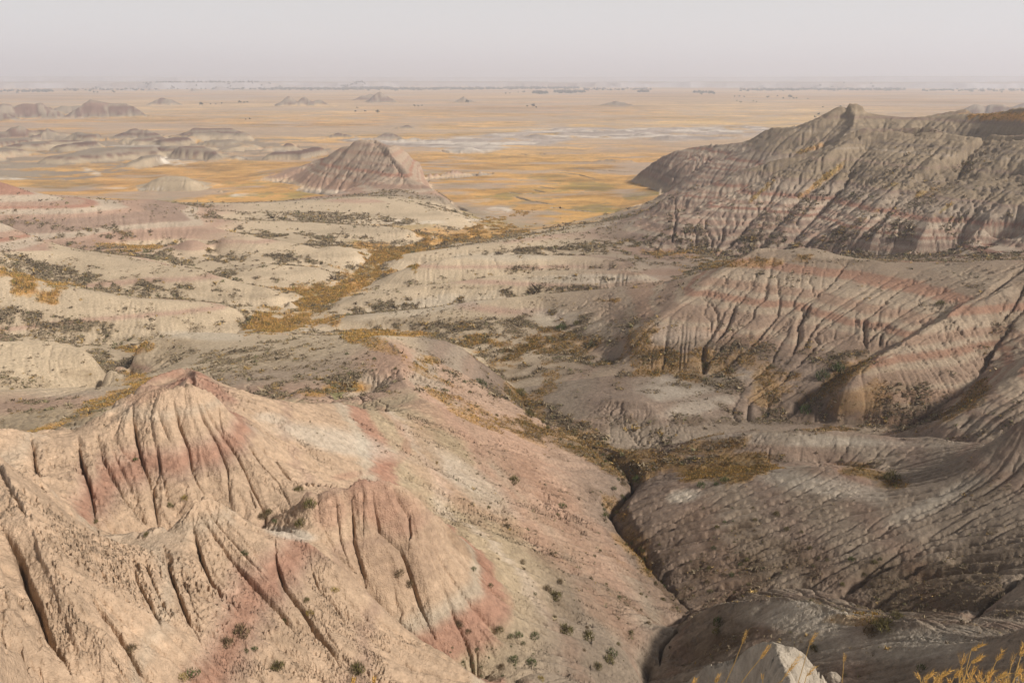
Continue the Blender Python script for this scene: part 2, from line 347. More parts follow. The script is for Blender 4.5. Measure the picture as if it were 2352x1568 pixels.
# ---- slope, generic roughness
def grads(Z):
    gr = np.gradient(Z, axis=0) / (RR * DL[:, None]); ga = np.gradient(Z, axis=1) / (RR * DA[None, :])
    return gr, ga
gr, ga = grads(Z); SL0 = np.hypot(gr, ga)
steep = np.clip((SL0 - .10) / .35, 0, 1)
near = RR < 1500
PX, PY = proj(AZ, RR, Z)
wall = (np.clip((RR - 268) / 25, 0, 1) * np.clip((590 - RR) / 30, 0, 1) * np.clip((PX - 1430) / 90, 0, 1)).astype(np.float32)
lft = (np.clip((68 - RR) / 4, 0, 1) * np.clip((.14 - AZ) / .04, 0, 1)).astype(np.float32)
butte = (np.clip((RR - 430) / 20, 0, 1) * np.clip((660 - RR) / 30, 0, 1) * np.clip((1160 - PX) / 30, 0, 1) * np.clip((PX - 520) / 30, 0, 1)).astype(np.float32)
Z += np.where(near, (fbm(WX / 22, WY / 22, 31, 3) * np.where(RR > 125, 1.2, 1.1) * (1 - lft) * (1 - .75 * wall) + fbm(WX / 5, WY / 5, 32, 4) * .22) * steep * (1 + .6 * wall), 0) * np.clip((RR - 25) / 20, 0, 1)
Z += fbm(WX / 2.2, WY / 2.2, 35, 4, .6) * .42 * np.clip((30 - RR) / 8, 0, 1) * np.clip((RR - 4) / 6, 0, 1)
# gentle swells on the prairie
plain = np.clip(1 - SL0 / .05, 0, 1) * (Z < 6) * (RR > 250)
Z += np.where(RR < 6000, (fbm(WX / 140, WY / 140, 33, 3) * .7 + fbm(WX / 18, WY / 18, 34, 3) * .25) * plain, 0)
# ------------------------------------------------------------------ gullies
def drape(pts, step=3.0):
    """photo polyline -> grid cells (row, col) where the sight lines first meet the ground"""
    out = []
    for (a, b) in zip(pts[:-1], pts[1:]):
        n = max(1, int(math.hypot(b[0] - a[0], b[1] - a[1]) / step))
        for k in range(n):
            t = k / n
            out.append((a[0] + (b[0] - a[0]) * t, a[1] + (b[1] - a[1]) * t))
    out.append(pts[-1][:2])
    res = []
    for x, y in out:
        a, d = ray(x, y); i = int(np.clip(np.searchsorted(AZ1, float(a)), 0, NU - 1))
        hit = np.nonzero((Z[:, i] >= CAMZ - float(d) * R1) & (R1 > 12))[0]
        if len(hit): res.append((int(hit[0]), i))
    return res
GR = [ (3.2,[(1195,915),(1215,950),(1290,995),(1385,1045),(1440,1080),(1455,1112),(1402,1172),(1425,1215),(1475,1270),(1500,1310),(1585,1405)]),(2.2,[(1585,1405),(1520,1470),(1515,1530)]),(1.4,[(1455,1112),(1520,1095),(1600,1085)]),(1.5,[(1690,1368),(1640,1385),(1590,1402)]), # depth in metres, photo polyline
 (.9,[(67,1003),(75,1045),(82,1092),(110,1140)]),(1.0,[(177,1001),(181,1041),(201,1108),(208,1142),(215,1182),(228,1232)]),
 (.7,[(222,998),(232,1041),(269,1108),(302,1165),(322,1209)]),(1.1,[(303,938),(307,985),(322,1041),(336,1081),(349,1125),(356,1175),(363,1219)]),
 (.5,[(363,961),(377,995),(393,1035)]),(1.0,[(400,932),(407,971),(430,1031),(440,1085),(453,1118),(470,1145)]),
 (.8,[(450,935),(467,975),(500,1031),(524,1092),(527,1169)]),(.8,[(457,930),(493,981),(544,1051),(571,1108),(605,1175),(613,1226)]),
 (.6,[(500,938),(510,995),(547,1031)]),(.5,[(571,1125),(588,1175)]),(.6,[(560,1010),(600,1070),(640,1110),(670,1170)]),(.5,[(600,1020),(640,1070),(690,1120)]),
 (.7,[(302,1283),(309,1320),(336,1370),(356,1411),(373,1458)]),(.9,[(373,1250),(393,1320),(413,1374),(433,1424),(453,1461),(464,1490)]),
 (.9,[(440,1205),(460,1276),(480,1320),(504,1354),(537,1387),(554,1411)]),(.7,[(453,1186),(480,1219),(524,1270),(551,1303),(605,1360),(648,1404),(672,1444),(705,1490)]),
 (.5,[(470,1172),(524,1239),(564,1283),(618,1343)]),(1.0,[(631,1245),(635,1296),(652,1343),(692,1394),(712,1427),(756,1488),(790,1545)]),
 (.5,[(709,1280),(729,1337),(769,1380),(790,1420)]),(1.0,[(201,1357),(235,1401),(269,1444),(319,1528),(353,1568)]),
 (.5,[(330,1290),(350,1340),(375,1390),(400,1440)]),(.5,[(410,1300),(430,1350),(445,1400),(470,1440)]),
 (1.8,[(0,1202),(37,1256),(50,1306),(77,1357),(101,1427),(134,1488),(150,1520),(168,1568)]),
 (.8,[(805,1140),(808,1180),(811,1236),(834,1310),(841,1360)]),(1.3,[(855,1140),(861,1175),(871,1216),(918,1256),(935,1296),(955,1360),(979,1427),(1002,1478)]),
 (.9,[(900,1130),(915,1152),(938,1186),(942,1229),(935,1276)]),(.5,[(834,1145),(834,1243)]),(.5,[(770,1150),(780,1230),(800,1290)]),
 (1.6,[(1862,695),(1835,745),(1830,790),(1815,830)]),(1.5,[(1692,690),(1668,750),(1640,790)]),(1.3,[(1983,735),(1985,790),(1990,812)]),(.9,[(2025,765),(2020,800)]),
 (1.5,[(2352,612),(2290,655),(2240,690)]),(1.2,[(2352,655),(2330,700),(2300,740)]),
 (1.2,[(2230,960),(2200,985)]),
 (1.8,[(2352,1317),(2280,1370),(2213,1434)]),
 (2.6,[(1178,450),(1217,462),(1240,465),(1271,471)]),(2.2,[(1167,442),(1200,446),(1224,444)]),(2.2,[(1237,429),(1274,434)]),(2,[(1257,396),(1290,397),(1331,402),(1352,408),(1371,412)]),
 (2,[(1294,482),(1330,484),(1364,487)]),(1.8,[(1311,386),(1340,389),(1397,392),(1467,397)]),(1.8,[(1251,422),(1284,422)]),(2,[(1264,477),(1294,479)]),(2,[(1225,436),(1250,442)]),
 (1.5,[(1190,353),(1208,356)]),(1.5,[(1230,352),(1254,355)]),(1.5,[(1010,345),(1030,352)]),(1.5,[(1500,300),(1700,302)]),
 (1.6,[(1549,470),(1552,510),(1545,545),(1540,575)]),
]
carve = np.zeros(Z.shape, np.float32)
for dep, pts in GR:
    cells = drape(pts, 1.0)
    for n, (j, i) in enumerate(cells):
        e = min(1, 6 * (n + 1) / len(cells), 3 * (len(cells) - n + 1) / len(cells))
        carve[j, i] = max(carve[j, i], dep * e)
    for (c0, c1) in zip(cells[:-1], cells[1:]):      # close gaps between rows
        if abs(c0[0] - c1[0]) < 40:
            m = max(abs(c0[0] - c1[0]), abs(c0[1] - c1[1]), 1)
            for k in range(m):
                jj = c0[0] + (c1[0] - c0[0]) * k // m; ii = c0[1] + (c1[1] - c0[1]) * k // m
                carve[jj, ii] = max(carve[jj, ii], min(carve[c0], carve[c1]))
def widen(c, side, n, rows=slice(None), st=1):
    r = RR[::st, ::st][rows]; da = (DA[::st] * st)[None, :]; dl = (DL[::st] * st)[:, None][rows]
    ha = (r * da * side).astype(np.float32); hr = (r * dl * side).astype(np.float32); hd = np.hypot(ha, hr)
    for k in range(n):
        P = np.pad(c, 1)
        c = np.maximum.reduce([c, P[1:-1, :-2] - ha, P[1:-1, 2:] - ha, P[:-2, 1:-1] - hr, P[2:, 1:-1] - hr,
                               P[:-2, :-2] - hd, P[2:, 2:] - hd, P[:-2, 2:] - hd, P[2:, :-2] - hd])
    return c
nearg = RR < 135
cw = widen(carve * np.where(nearg, .42, .55).astype(np.float32), np.where(nearg, .62, .9), 16)
Z -= cw
Z -= widen(carve * np.where(nearg, .55, .5).astype(np.float32), 5.0, 5)
# ribs: rounded between sharp furrows, drawn out along the fall line of the broad slopes
def bil(src, J, I):
    return src.ravel()[np.clip(J + .5, 0, src.shape[0] - 1).astype(np.int32) * src.shape[1] + np.clip(I + .5, 0, src.shape[1] - 1).astype(np.int32)]
def ribs(wave, length, n, seed, r0, r1, presmooth):
    j0, j1 = np.searchsorted(R1, [r0, r1]); j0 -= j0 % 2
    zz = Z[j0:j1:2, ::2].copy(); rr = RR[j0:j1:2, ::2]; da = (DA[::2] * 2)[None, :]; dl = (DL[j0:j1:2] * 2)[:, None]
    for k in range(presmooth):
        P = np.pad(zz, 1, mode='edge'); zz = (P[:-2, 1:-1] + P[2:, 1:-1] + P[1:-1, :-2] + P[1:-1, 2:]) * .25
    a_ = np.gradient(zz, axis=1) / (rr * da); b_ = np.gradient(zz, axis=0) / (rr * dl); m = np.hypot(a_, b_) + 1e-6
    a_ = -a_ / m; b_ = -b_ / m; stp = length / n
    src = fbm(WX[j0:j1:2, ::2] / wave, WY[j0:j1:2, ::2] / wave, seed, 2, .35)
    J0_, I0_ = np.indices(zz.shape, dtype=np.float32); acc = src.copy(); tot = 1.
    for sg in (1, -1):
        J = J0_.copy(); I = I0_.copy()
        for k in range(n):
            u = bil(a_, J, I); v = bil(b_, J, I); r_ = bil(rr, J, I)
            jn = np.clip(J, 0, len(dl) - 1).astype(int); i_n = np.clip(I, 0, da.shape[1] - 1).astype(int)
            J = J + sg * v * stp / (r_ * dl[jn, 0]); I = I + sg * u * stp / (r_ * da[0, i_n])
            w = 1 - (k + 1) / (n + 2); acc += w * bil(src, J, I); tot += w
    q = acc / tot; q = q / q.std()
    out = np.zeros((NV // 2 + 1, NU // 2 + 1), np.float32); out[j0 // 2:j0 // 2 + q.shape[0]] = q
    return up2(out) 
def up2(a):
    out = np.zeros(Z.shape, np.float32)
    out[::2, ::2] = a
    out[:, 1:-1:2] = (out[:, 0:-2:2] + out[:, 2::2]) * .5
    out[1:-1:2, :] = (out[0:-2:2, :] + out[2::2, :]) * .5
    return out
RB = lambda q, p=.6: np.minimum(np.abs(q), 1.7) ** p - .75
def win(r0, r1, e): return np.clip((RR - r0) / e, 0, 1) * np.clip((r1 - RR) / e, 0, 1)
st_ = np.clip((SL0 - .10) / .25, 0, 1)
Z += RB(ribs(27, 120, 34, 501, 262, 600, 30)) * (6.2 * wall + 2.8 * butte) * st_
Z += RB(ribs(9, 46, 26, 502, 262, 600, 14)) * (.95 * wall + .8 * butte) * st_
Z += RB(ribs(26, 60, 14, 508, 900, 2400, 1)) * 3.2 * np.clip(butm * 1.5 - .3, 0, 1) * np.clip(Z / 14, 0, 1)
creamz = np.clip((RR - 126) / 12, 0, 1) * np.clip((445 - RR) / 10, 0, 1) * np.clip((1470 - PX) / 160, 0, 1)
amp_cream = 1 - .78 * creamz
rest = (1 - wall) * (1 - butte) * (1 - lft)
Z += RB(ribs(22, 55, 24, 503, 110, 440, 8)) * np.where(PX > 1400, 1.2, .75) * win(118, 430, 12) * rest * st_ * amp_cream
Z += RB(ribs(6.5, 20, 18, 504, 60, 300, 4)) * np.where((RR < 112) & (AZ > .12), .26, .46) * amp_cream * win(64, 290, 8) * rest * st_ * np.clip(1.2 + fbm(WX / 40, WY / 40, 77, 2) * 1.6, .15, 1.6)
Z += RB(ribs(1.9, 14, 26, 505, 27, 75, 6)) * np.where((RR > 49) & (AZ < -.2), .80, .46) * np.clip((72 - RR) / 6, 0, 1) * np.clip((RR - 28) / 2, 0, 1) * np.clip((SL0 - .2) / .3, 0, 1) * np.where(AZ < .12, 1, .5)
Z += RB(ribs(.8, 6, 20, 506, 27, 110, 2)) * .22 * np.clip((105 - RR) / 10, 0, 1) * np.clip((RR - 28) / 2, 0, 1) * np.clip((SL0 - .2) / .3, 0, 1)
# rain-cut network, twice, on every second grid point
ST = 2
def network(Zs, jit, power, ref):
    nv, nu = Zs.shape
    r = RR[::ST, ::ST][:nv, :nu]; dA = (DA[::ST] * ST)[None, :]; dL = (DL[::ST] * ST)[:, None]
    ha = r * dA; hr = r * dL
    H = Zs + jit
    P = np.pad(H, 1, mode='constant', constant_values=1e9)
    best = np.zeros(H.shape, np.float32); rec = np.full(H.shape, -1, np.int64)
    idx = np.arange(nv * nu).reshape(nv, nu)
    for dj in (-1, 0, 1):
        for di in (-1, 0, 1):
            if dj == 0 and di == 0: continue
            dist = np.sqrt((dj * hr) ** 2 + (di * ha) ** 2)
            sl = (H - P[1 + dj:1 + dj + nv, 1 + di:1 + di + nu]) / dist
            m = sl > best
            best = np.where(m, sl, best); rec = np.where(m, idx + dj * nu + di, rec)
    area = (ha * hr).ravel().tolist(); order = np.argsort(-H.ravel()).tolist(); rl = rec.ravel().tolist()
    for k in order:
        q = rl[k]
        if q >= 0: area[q] += area[k]
    return np.array(area, np.float32).reshape(nv, nu), best
ero = np.clip((SL0 - .12) / .3, 0, 1)
amp = (np.where(RR > 75, .8, .5) + .15 * wall + .3 * butte + .35 * lft + .25 * (butm > .2)) 
amp = amp * (1 - .6 * creamz)
amp = amp * np.where((AZ > .1) & (RR < 62), .55, 1)
def up2(a):
    out = np.zeros(Z.shape, np.float32)
    out[::2, ::2] = a
    out[:, 1:-1:2] = (out[:, 0:-2:2] + out[:, 2::2]) * .5
    out[1:-1:2, :] = (out[0:-2:2, :] + out[2::2, :]) * .5
    return out
assert NU % 2 == 1 and NV % 2 == 1, (NU, NV)
FLOW = None
for it in range(2):
    Zs = Z[::2, ::2]
    g = np.random.default_rng(100 + it)
    cell = (RR * .0024)[::2, ::2]
    jit = fbm(WX[::2, ::2] / 1.7, WY[::2, ::2] / 1.7, 60 + it, 3) * .10 + fbm(WX[::2, ::2] / 7, WY[::2, ::2] / 7, 63 + it, 2) * .18 + g.random(Zs.shape) * .05 * cell
    A, _ = network(Zs, jit, .5, 1)
    thr = 3 * cell ** 2 + 1.2
    dep = .135 * np.maximum(A - thr, 0) ** .42
    cap = np.where(wall[::2, ::2] > .3, 3.0, np.where(RR[::2, ::2] < 70, 1.0, 1.8)) 
    dep = np.minimum(dep, cap) * ero[::2, ::2] * amp[::2, ::2] * np.clip(1.0 - it * .45, 0, 1)
    dep = widen(dep.astype(np.float32), .95 if it == 0 else 1.3, 9, st=2)
    Z -= up2(dep)
    if it == 0: FLOW = up2(np.log1p(np.minimum(A, 4000)).astype(np.float32))
# ------------------------------------------------------------------ rills: noise drawn out along the fall line
gr, ga = grads(Z); SL = np.hypot(gr, ga) + 1e-6
for k in range(2):
    for q in (gr, ga):
        q[:] = (np.roll(q, 1, 0) + np.roll(q, -1, 0) + np.roll(q, 1, 1) + np.roll(q, -1, 1) + 2 * q) / 6
nn = np.hypot(gr, ga) + 1e-6; ua = (-ga / nn).astype(np.float32); ur = (-gr / nn).astype(np.float32)
J0, I0 = np.indices(Z.shape, dtype=np.float32)
sel = slice(np.searchsorted(R1, 14), np.searchsorted(R1, 700))
def lic(src, length, n):
    acc = src[sel].copy(); tot = 1.
    kA = (1 / (RR * DA[None, :])).astype(np.float32); kR = (1 / (RR * DL[:, None])).astype(np.float32)
    stp = (length / n * (RR / 50) ** .65).astype(np.float32)
    for sg in (1, -1):
        J = J0[sel].copy(); I = I0[sel].copy()
        for k in range(n):
            ji = np.clip(J + .5, 0, NV - 1).astype(np.int32); ii = np.clip(I + .5, 0, NU - 1).astype(np.int32)
            f_ = ji * NU + ii
            st_ = stp.ravel()[f_]
            J += sg * ur.ravel()[f_] * st_ * kR.ravel()[f_]; I += sg * ua.ravel()[f_] * st_ * kA.ravel()[f_]
            ji = np.clip(J + .5, 0, NV - 1).astype(np.int32); ii = np.clip(I + .5, 0, NU - 1).astype(np.int32)
            w = 1 - (k + 1) / (n + 1)
            acc += w * src.ravel()[ji * NU + ii]; tot += w
    out = np.zeros(src.shape, np.float32); out[sel] = acc / tot
    return out
sc_ = (RR / 50) ** .55
r0_ = lic(fbm(WX / .22, WY / .22, 73, 2), 1.6, 8)
r1_ = lic(fbm(WX / (.55 * sc_.mean(1, keepdims=True)), WY / (.55 * sc_.mean(1, keepdims=True)), 71, 2), 3.2, 14)
r2_ = lic(fbm(WX / (2.3 * sc_.mean(1, keepdims=True)), WY / (2.3 * sc_.mean(1, keepdims=True)), 72, 2), 8., 16)
def crack(a, w):
    sd = a[sel].std(); return np.exp(-(a / sd / w) ** 2) * (np.abs(a) > 0)
rs = np.clip((SL - .16) / .3, 0, 1) * (RR < 690) * (RR > 14)
patch = np.clip(.75 + 1.1 * fbm(WX / 25, WY / 25, 75, 2), .15, 1.3)
rill = (crack(r1_, .28) * .11 * (1 - .45 * lft) * sc_ * patch + crack(r2_, .13) * .30 * sc_ * patch) * rs
rill *= (1 - .55 * creamz) * np.where((RR < 112) & (AZ > .12), .7, 1)
rill += crack(r0_, .30) * .035 * (RR < 80)* rs
rill += -(r2_ / r2_[sel].std()) * .035 * sc_ * rs
Z -= rill
Z += fbm(WX / 1.3, WY / 1.3, 83, 3, .6) * np.where((RR < 112) & (AZ > .12), .06, .12) * np.clip((RR - 52) / 10, 0, 1) * np.clip((240 - RR) / 60, 0, 1) * np.clip(SL / .2, 0, 1)
# crumbly clay surface
Z += np.where(RR < 160, fbm(WX / .5, WY / .5, 81, 3) * .06, 0) * np.clip(RR / 30, .5, 1)
cr_ = np.clip((30 - RR) / 6, 0, 1) * np.clip((RR - 13) / 3, 0, 1)
Z -= crack(r1_, .35) * .16 * cr_
leftrough = np.clip((44 - RR) / 6, 0, 1) * np.clip((-.42 - AZ) / .08, 0, 1)
Z += fbm(WX / .9, WY / .9, 84, 4, ridged=True) * .14 * leftrough
print('terrain', NV, NU)
# ------------------------------------------------------------------ colours of ground: strata, grass, salt
PX, PY = proj(AZ, RR, Z)
PX = PX.astype(np.float32); PY = PY.astype(np.float32)
gr, ga = grads(Z); SL = np.hypot(gr, ga)
wob = fbm(WX / 9, WY / 9, 201, 3); wob2 = fbm(WX / 60, WY / 60, 202, 3); fine = fbm(WX / 1.3, WY / 1.3, 203, 3)
def C(r, g, b): return np.array([r, g, b], np.float32)
def s2l(*c): return C(*[((v / 255 + .055) / 1.055) ** 2.4 if v > 10 else v / 3294. for v in c])
def lerp(a, b, t): return a + (b - a) * t[..., None]
# bands by height
TAN = C(.485, .352, .245); TAN2 = C(.375, .30, .20); RED = C(.35, .19, .135); PINK = C(.37, .255, .19); BRN = C(.275, .20, .155)
PALE = C(.46, .385, .295); GREY = C(.34, .275, .21); CREAM = C(.50, .40, .28); WHT = C(.60, .54, .46)
zs = np.arange(-5, 72, .1)
def stack(bands, blur=5):
    col = np.zeros((len(zs), 3), np.float32)
    for k in range(len(zs)):
        for z0, c in bands:
            if zs[k] <= z0: col[k] = c; break
        else: col[k] = bands[-1][1]
    ker = np.hanning(blur + 2)[1:-1]; ker /= ker.sum()
    P = np.pad(col, ((blur // 2, blur // 2), (0, 0)), mode='edge')
    return np.stack([np.convolve(P[:, c], ker, 'valid') for c in range(3)], -1)
B_left = stack([(10, CREAM), (13, BRN), (22, PINK * .95), (24.5, GREY), (26, PINK), (30.2, TAN2), (31.2, PALE), (33.6, TAN2), (35.3, RED), (36.2, PALE), (40.2, TAN), (40.7, PINK), (43.3, TAN * .97), (43.8, PINK), (44.7, RED * 1.04), (45.1, PINK * 1.2), (46.5, TAN), (46.8, PALE * 1.05), (60, TAN)], 9)
B_right = stack([(5, CREAM * .9), (7, GREY), (9.5, PINK * .9), (10.3, PALE * .9), (12, BRN), (13.0, PALE * .85), (14.0, PINK), (15.2, BRN), (16.0, PALE * .85), (17.6, PINK), (18.2, PALE * .9), (20, BRN * 1.1), (20.9, PALE * .9), (21.8, RED * .9), (22.6, PALE), (23.8, PINK * .95), (25.6, PALE), (26.8, RED), (28, GREY), (29.2, PALE * .95), (31, GREY * 1.05), (31.6, BRN * 1.15), (34, TAN2 * .88), (34.6, GREY * .8), (38, TAN2 * .86), (38.5, BRN * 1.2), (42, TAN2 * .9), (42.5, PALE * .95), (44, TAN2 * .9), (44.7, GREY * .85), (47, TAN2 * .97), (49, TAN2 * .9), (50, BRN * 1.3), (60, TAN2)], 5)
B_canyon = stack([(8, GREY), (11, GREY * .95), (14, BRN), (18, BRN * 1.02), (19.3, PINK * .85), (21, GREY), (22.3, BRN * 1.1), (24.2, GREY * 1.02), (25.2, PINK * .85), (30, GREY * .98), (31, PINK * .9), (33.5, GREY * 1.05), (35, PINK * .85), (40, GREY), (60, GREY)], 13)
B_cream = stack([(3, CREAM * .95), (6, CREAM * 1.04), (7, CREAM * .86), (10, CREAM), (10.8, PINK * 1.2), (12.5, CREAM), (14.5, CREAM * .92), (16, CREAM * .93), (60, CREAM)], 9)
B_dome = stack([(8.5, CREAM * .98), (12, PINK * 1.05), (13.5, PALE), (17.2, BRN * 1.1), (18.6, PINK), (20.2, PALE), (21.0, RED), (22.5, PINK), (24.6, PALE), (60, RED * 1.08)], 7)
B_butte = stack([(2.8, CREAM), (5, PINK * 1.02), (9, PINK * .92), (10, PALE * .9), (11.5, PINK * .85), (14, GREY), (15.5, RED * .85), (18, GREY * .95), (19.5, BRN * 1.1), (23, GREY), (25, PINK * .85), (28, GREY * 1.02), (29.5, BRN * 1.1), (60, GREY)], 7)
B_far = stack([(1.5, PALE * .9), (4, GREY), (6, BRN), (9, GREY), (12, BRN * 1.1), (16, GREY * 1.1), (19, BRN), (23, GREY * 1.1), (26, BRN * 1.2), (60, GREY * 1.1)], 11)
lam = 1 + .16 * fbm(zs / .9, zs * 0 + 3.3, 250, 3)[:, None] + .10 * fbm(zs / 3.1, zs * 0 + 7.7, 251, 2)[:, None]
def calm(tab, k, sat=1.0):
    m = tab.mean(0); t = m + (tab - m) * k
    return t * lam
def pick(tab, zz):
    k = np.clip(((zz + 5) / .1), 0, len(zs) - 1.01).astype(np.int32)
    return tab[k]
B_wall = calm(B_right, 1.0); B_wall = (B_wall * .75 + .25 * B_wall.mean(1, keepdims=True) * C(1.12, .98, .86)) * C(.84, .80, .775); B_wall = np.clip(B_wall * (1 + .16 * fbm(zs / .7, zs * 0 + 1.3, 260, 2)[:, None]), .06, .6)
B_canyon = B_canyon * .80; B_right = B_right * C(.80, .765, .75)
B_left = calm(B_left, .78); B_right = calm(B_right, .64); B_far = calm(B_far, 1.7) * .80; B_canyon = calm(B_canyon, .6); B_butte = calm(B_butte, .85) * C(1.05, 1.0, .98); B_dome = calm(B_dome, .85)
zb = Z + wob * .18 + wob2 * .25 + fine * .10
def ramp(x, a, b): return s((x - a) / (b - a))
def blob(lst, noise=.35):
    """soft patches on the ground, given where the photo shows them: x, y, half width, half height, tilt in degrees, strength"""
    m = np.zeros(Z.shape, np.float32)
    for b in lst:
        x, y, rx, ry, an, st = b
        a_, d_ = ray(x, y); i = int(np.clip(np.searchsorted(AZ1, float(a_)), 0, NU - 1))
        hit = np.nonzero((Z[:, i] >= CAMZ - float(d_) * R1) & (R1 > 12))[0]
        if not len(hit): continue
        rr = R1[hit[0]]
        M = 1.5 * max(rx, ry)
        j0, j1 = np.searchsorted(R1, [rr * .72, rr * 1.4])
        a0 = float(ray(x - M, y)[0]); a1 = float(ray(x + M, y)[0]); i0, i1 = np.searchsorted(AZ1, [a0 - .01, a1 + .01])
        dx = PX[j0:j1, i0:i1] - x; dy = PY[j0:j1, i0:i1] - y; t = math.radians(an)
        u = (dx * math.cos(t) + dy * math.sin(t)) / rx; v = (-dx * math.sin(t) + dy * math.cos(t)) / ry
        q = 1 - np.sqrt(u * u + v * v) + noise * wobn[j0:j1, i0:i1]
        m[j0:j1, i0:i1] = np.maximum(m[j0:j1, i0:i1], st * np.clip(q * 2.2, 0, 1))
    return m
wobn = (fbm(WX / 4, WY / 4, 205, 4) + fbm(WX / 16, WY / 16, 206, 3)).astype(np.float32)
az_l = ramp(-AZ, -.14, -.02)
# which pile of strata a place shows
left_near = ((RR < 135) & (PX < 1400)).astype(np.float32) * ramp(1200 - PX + (1500 - PY) * .35, -120, 120)
col = pick(B_canyon, zb)
col = lerp(col, pick(B_left, zb), np.clip(left_near, 0, 1))
bandr = ramp(RR, 158, 172) * ramp(PX, 1330, 1480) * (RR < 620)
bandr = np.maximum(bandr, ramp(RR, 128, 140) * ramp(PX, 1900, 2000) * (RR < 300))
zw = Z + wob * .10 + wob2 * .12
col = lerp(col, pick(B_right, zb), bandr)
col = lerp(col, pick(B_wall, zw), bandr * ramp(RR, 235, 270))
cream = ramp(RR, 128, 140) * (RR < 640) * (1 - butte) * (1 - bandr) * ramp(1500 - PX, -50, 120)
cream *= .35 + .65 * ramp(1250 - PX + .6 * (650 - PY), -150, 100)
cream *= 1 - (RR < 155) * ramp(PX, 900, 1000)
col = lerp(col, pick(B_cream, zb) * (1 - .2 * (RR > 440))[..., None], cream)
dome = ramp(RR, 300, 318) * (RR < 430) * ramp(620 - PX + np.maximum(0, 500 - PY) * .0, 0, 200)
dome = np.maximum(dome, (RR > 290) * (RR < 330) * ramp(130 - PX, 0, 30))
col = lerp(col, pick(B_dome, zb), dome)
bt = butte * ramp(Z, .8, 1.6) * ramp(RR, 445, 455)
col = lerp(col, pick(B_butte, zb), bt)
farb = ramp(RR, 640, 700) * ramp(Z, .8, 2.0)
col = lerp(col, pick(B_far, zb * 1.0 + wob2), np.clip(farb, 0, 1))
col = lerp(col, np.broadcast_to(CREAM * .80, col.shape) * (1 + .3 * wob2[..., None]), np.clip(humm * ramp(5.5 - Z + wob2 * 5, 0, 2) * .9, 0, 1))
# red and pink clay where it shows, pale clay
REDP = [(430,868,90,16,14,.9),(520,910,60,16,30,.85),(340,905,70,18,-22,.6),(860,1150,85,60,25,.95),(760,1170,45,50,40,.8),(930,1180,60,60,50,.7),(885,950,34,12,45,.6),(918,985,30,12,60,.7),(935,1022,26,16,80,.9),(915,1052,40,16,-35,.9),(868,1078,44,14,-20,.9),(800,1092,50,12,-8,.8),(1010,955,26,34,0,.5),(1120,1320,16,50,-25,.6),(1165,1385,20,40,-15,.7),
        (1080,1420,110,30,-18,.6),(1060,1150,120,18,50,.35),(920,805,50,30,30,.55),(1180,1060,150,24,38,.35),
        (1955,1090,70,14,25,.55),(2320,1040,50,30,-30,.35),(640,1290,60,22,20,.3)]
DMB = [(930,1250,130,120,45,.9),(900,1180,90,60,30,.9),(830,1300,60,60,0,.6)]
db_ = blob(DMB)
col = lerp(col, np.broadcast_to(C(.31, .215, .15), col.shape), np.clip(db_, 0, 1) * .7)
rp = blob(REDP)
col = lerp(col, np.broadcast_to(RED * 1.0, col.shape), np.clip(rp, 0, 1) * .52)
SLP = [(1080,980,120,50,35,.9),(1250,1120,150,60,45,.9),(1130,1000,200,60,35,.8),(1350,1250,160,60,50,.7),(1000,930,90,60,0,.8),(900,830,60,60,0,.6),(1400,1400,120,50,45,.5),(1180,1180,200,50,45,.6),(1000,1060,150,60,40,.5)]
sl_ = blob(SLP, .5)
col = lerp(col, np.broadcast_to(C(.44, .285, .205), col.shape) * (1 + .12 * wob[..., None]), np.clip(sl_, 0, 1) * .75)
PAL = [(1830,1410,170,36,4,.8),(2050,1480,260,50,0,.6),(1900,1120,170,34,12,.6),(2150,1150,160,30,-25,.5),(1850,1010,320,16,2,.5),(1570,1140,60,22,-10,.9),(1600,880,170,40,-8,.6),(1500,760,160,24,5,.35),(1600,935,120,26,-14,.5),(1080,1100,160,34,38,.6),(760,1010,190,34,14,.7),(620,960,60,20,10,.6),(1350,640,200,12,0,.5),(1780,1480,110,60,20,.5),(980,700,200,22,-8,.4),(1300,740,150,30,10,.35),(1180,590,150,12,0,.4),(2150,1500,120,30,0,.25),(670,1225,60,14,10,.8),(460,770,120,14,3,.5)]
pp = blob(PAL)
col = lerp(col, np.broadcast_to(C(.52, .47, .39), col.shape), np.clip(pp, 0, 1) * .8)
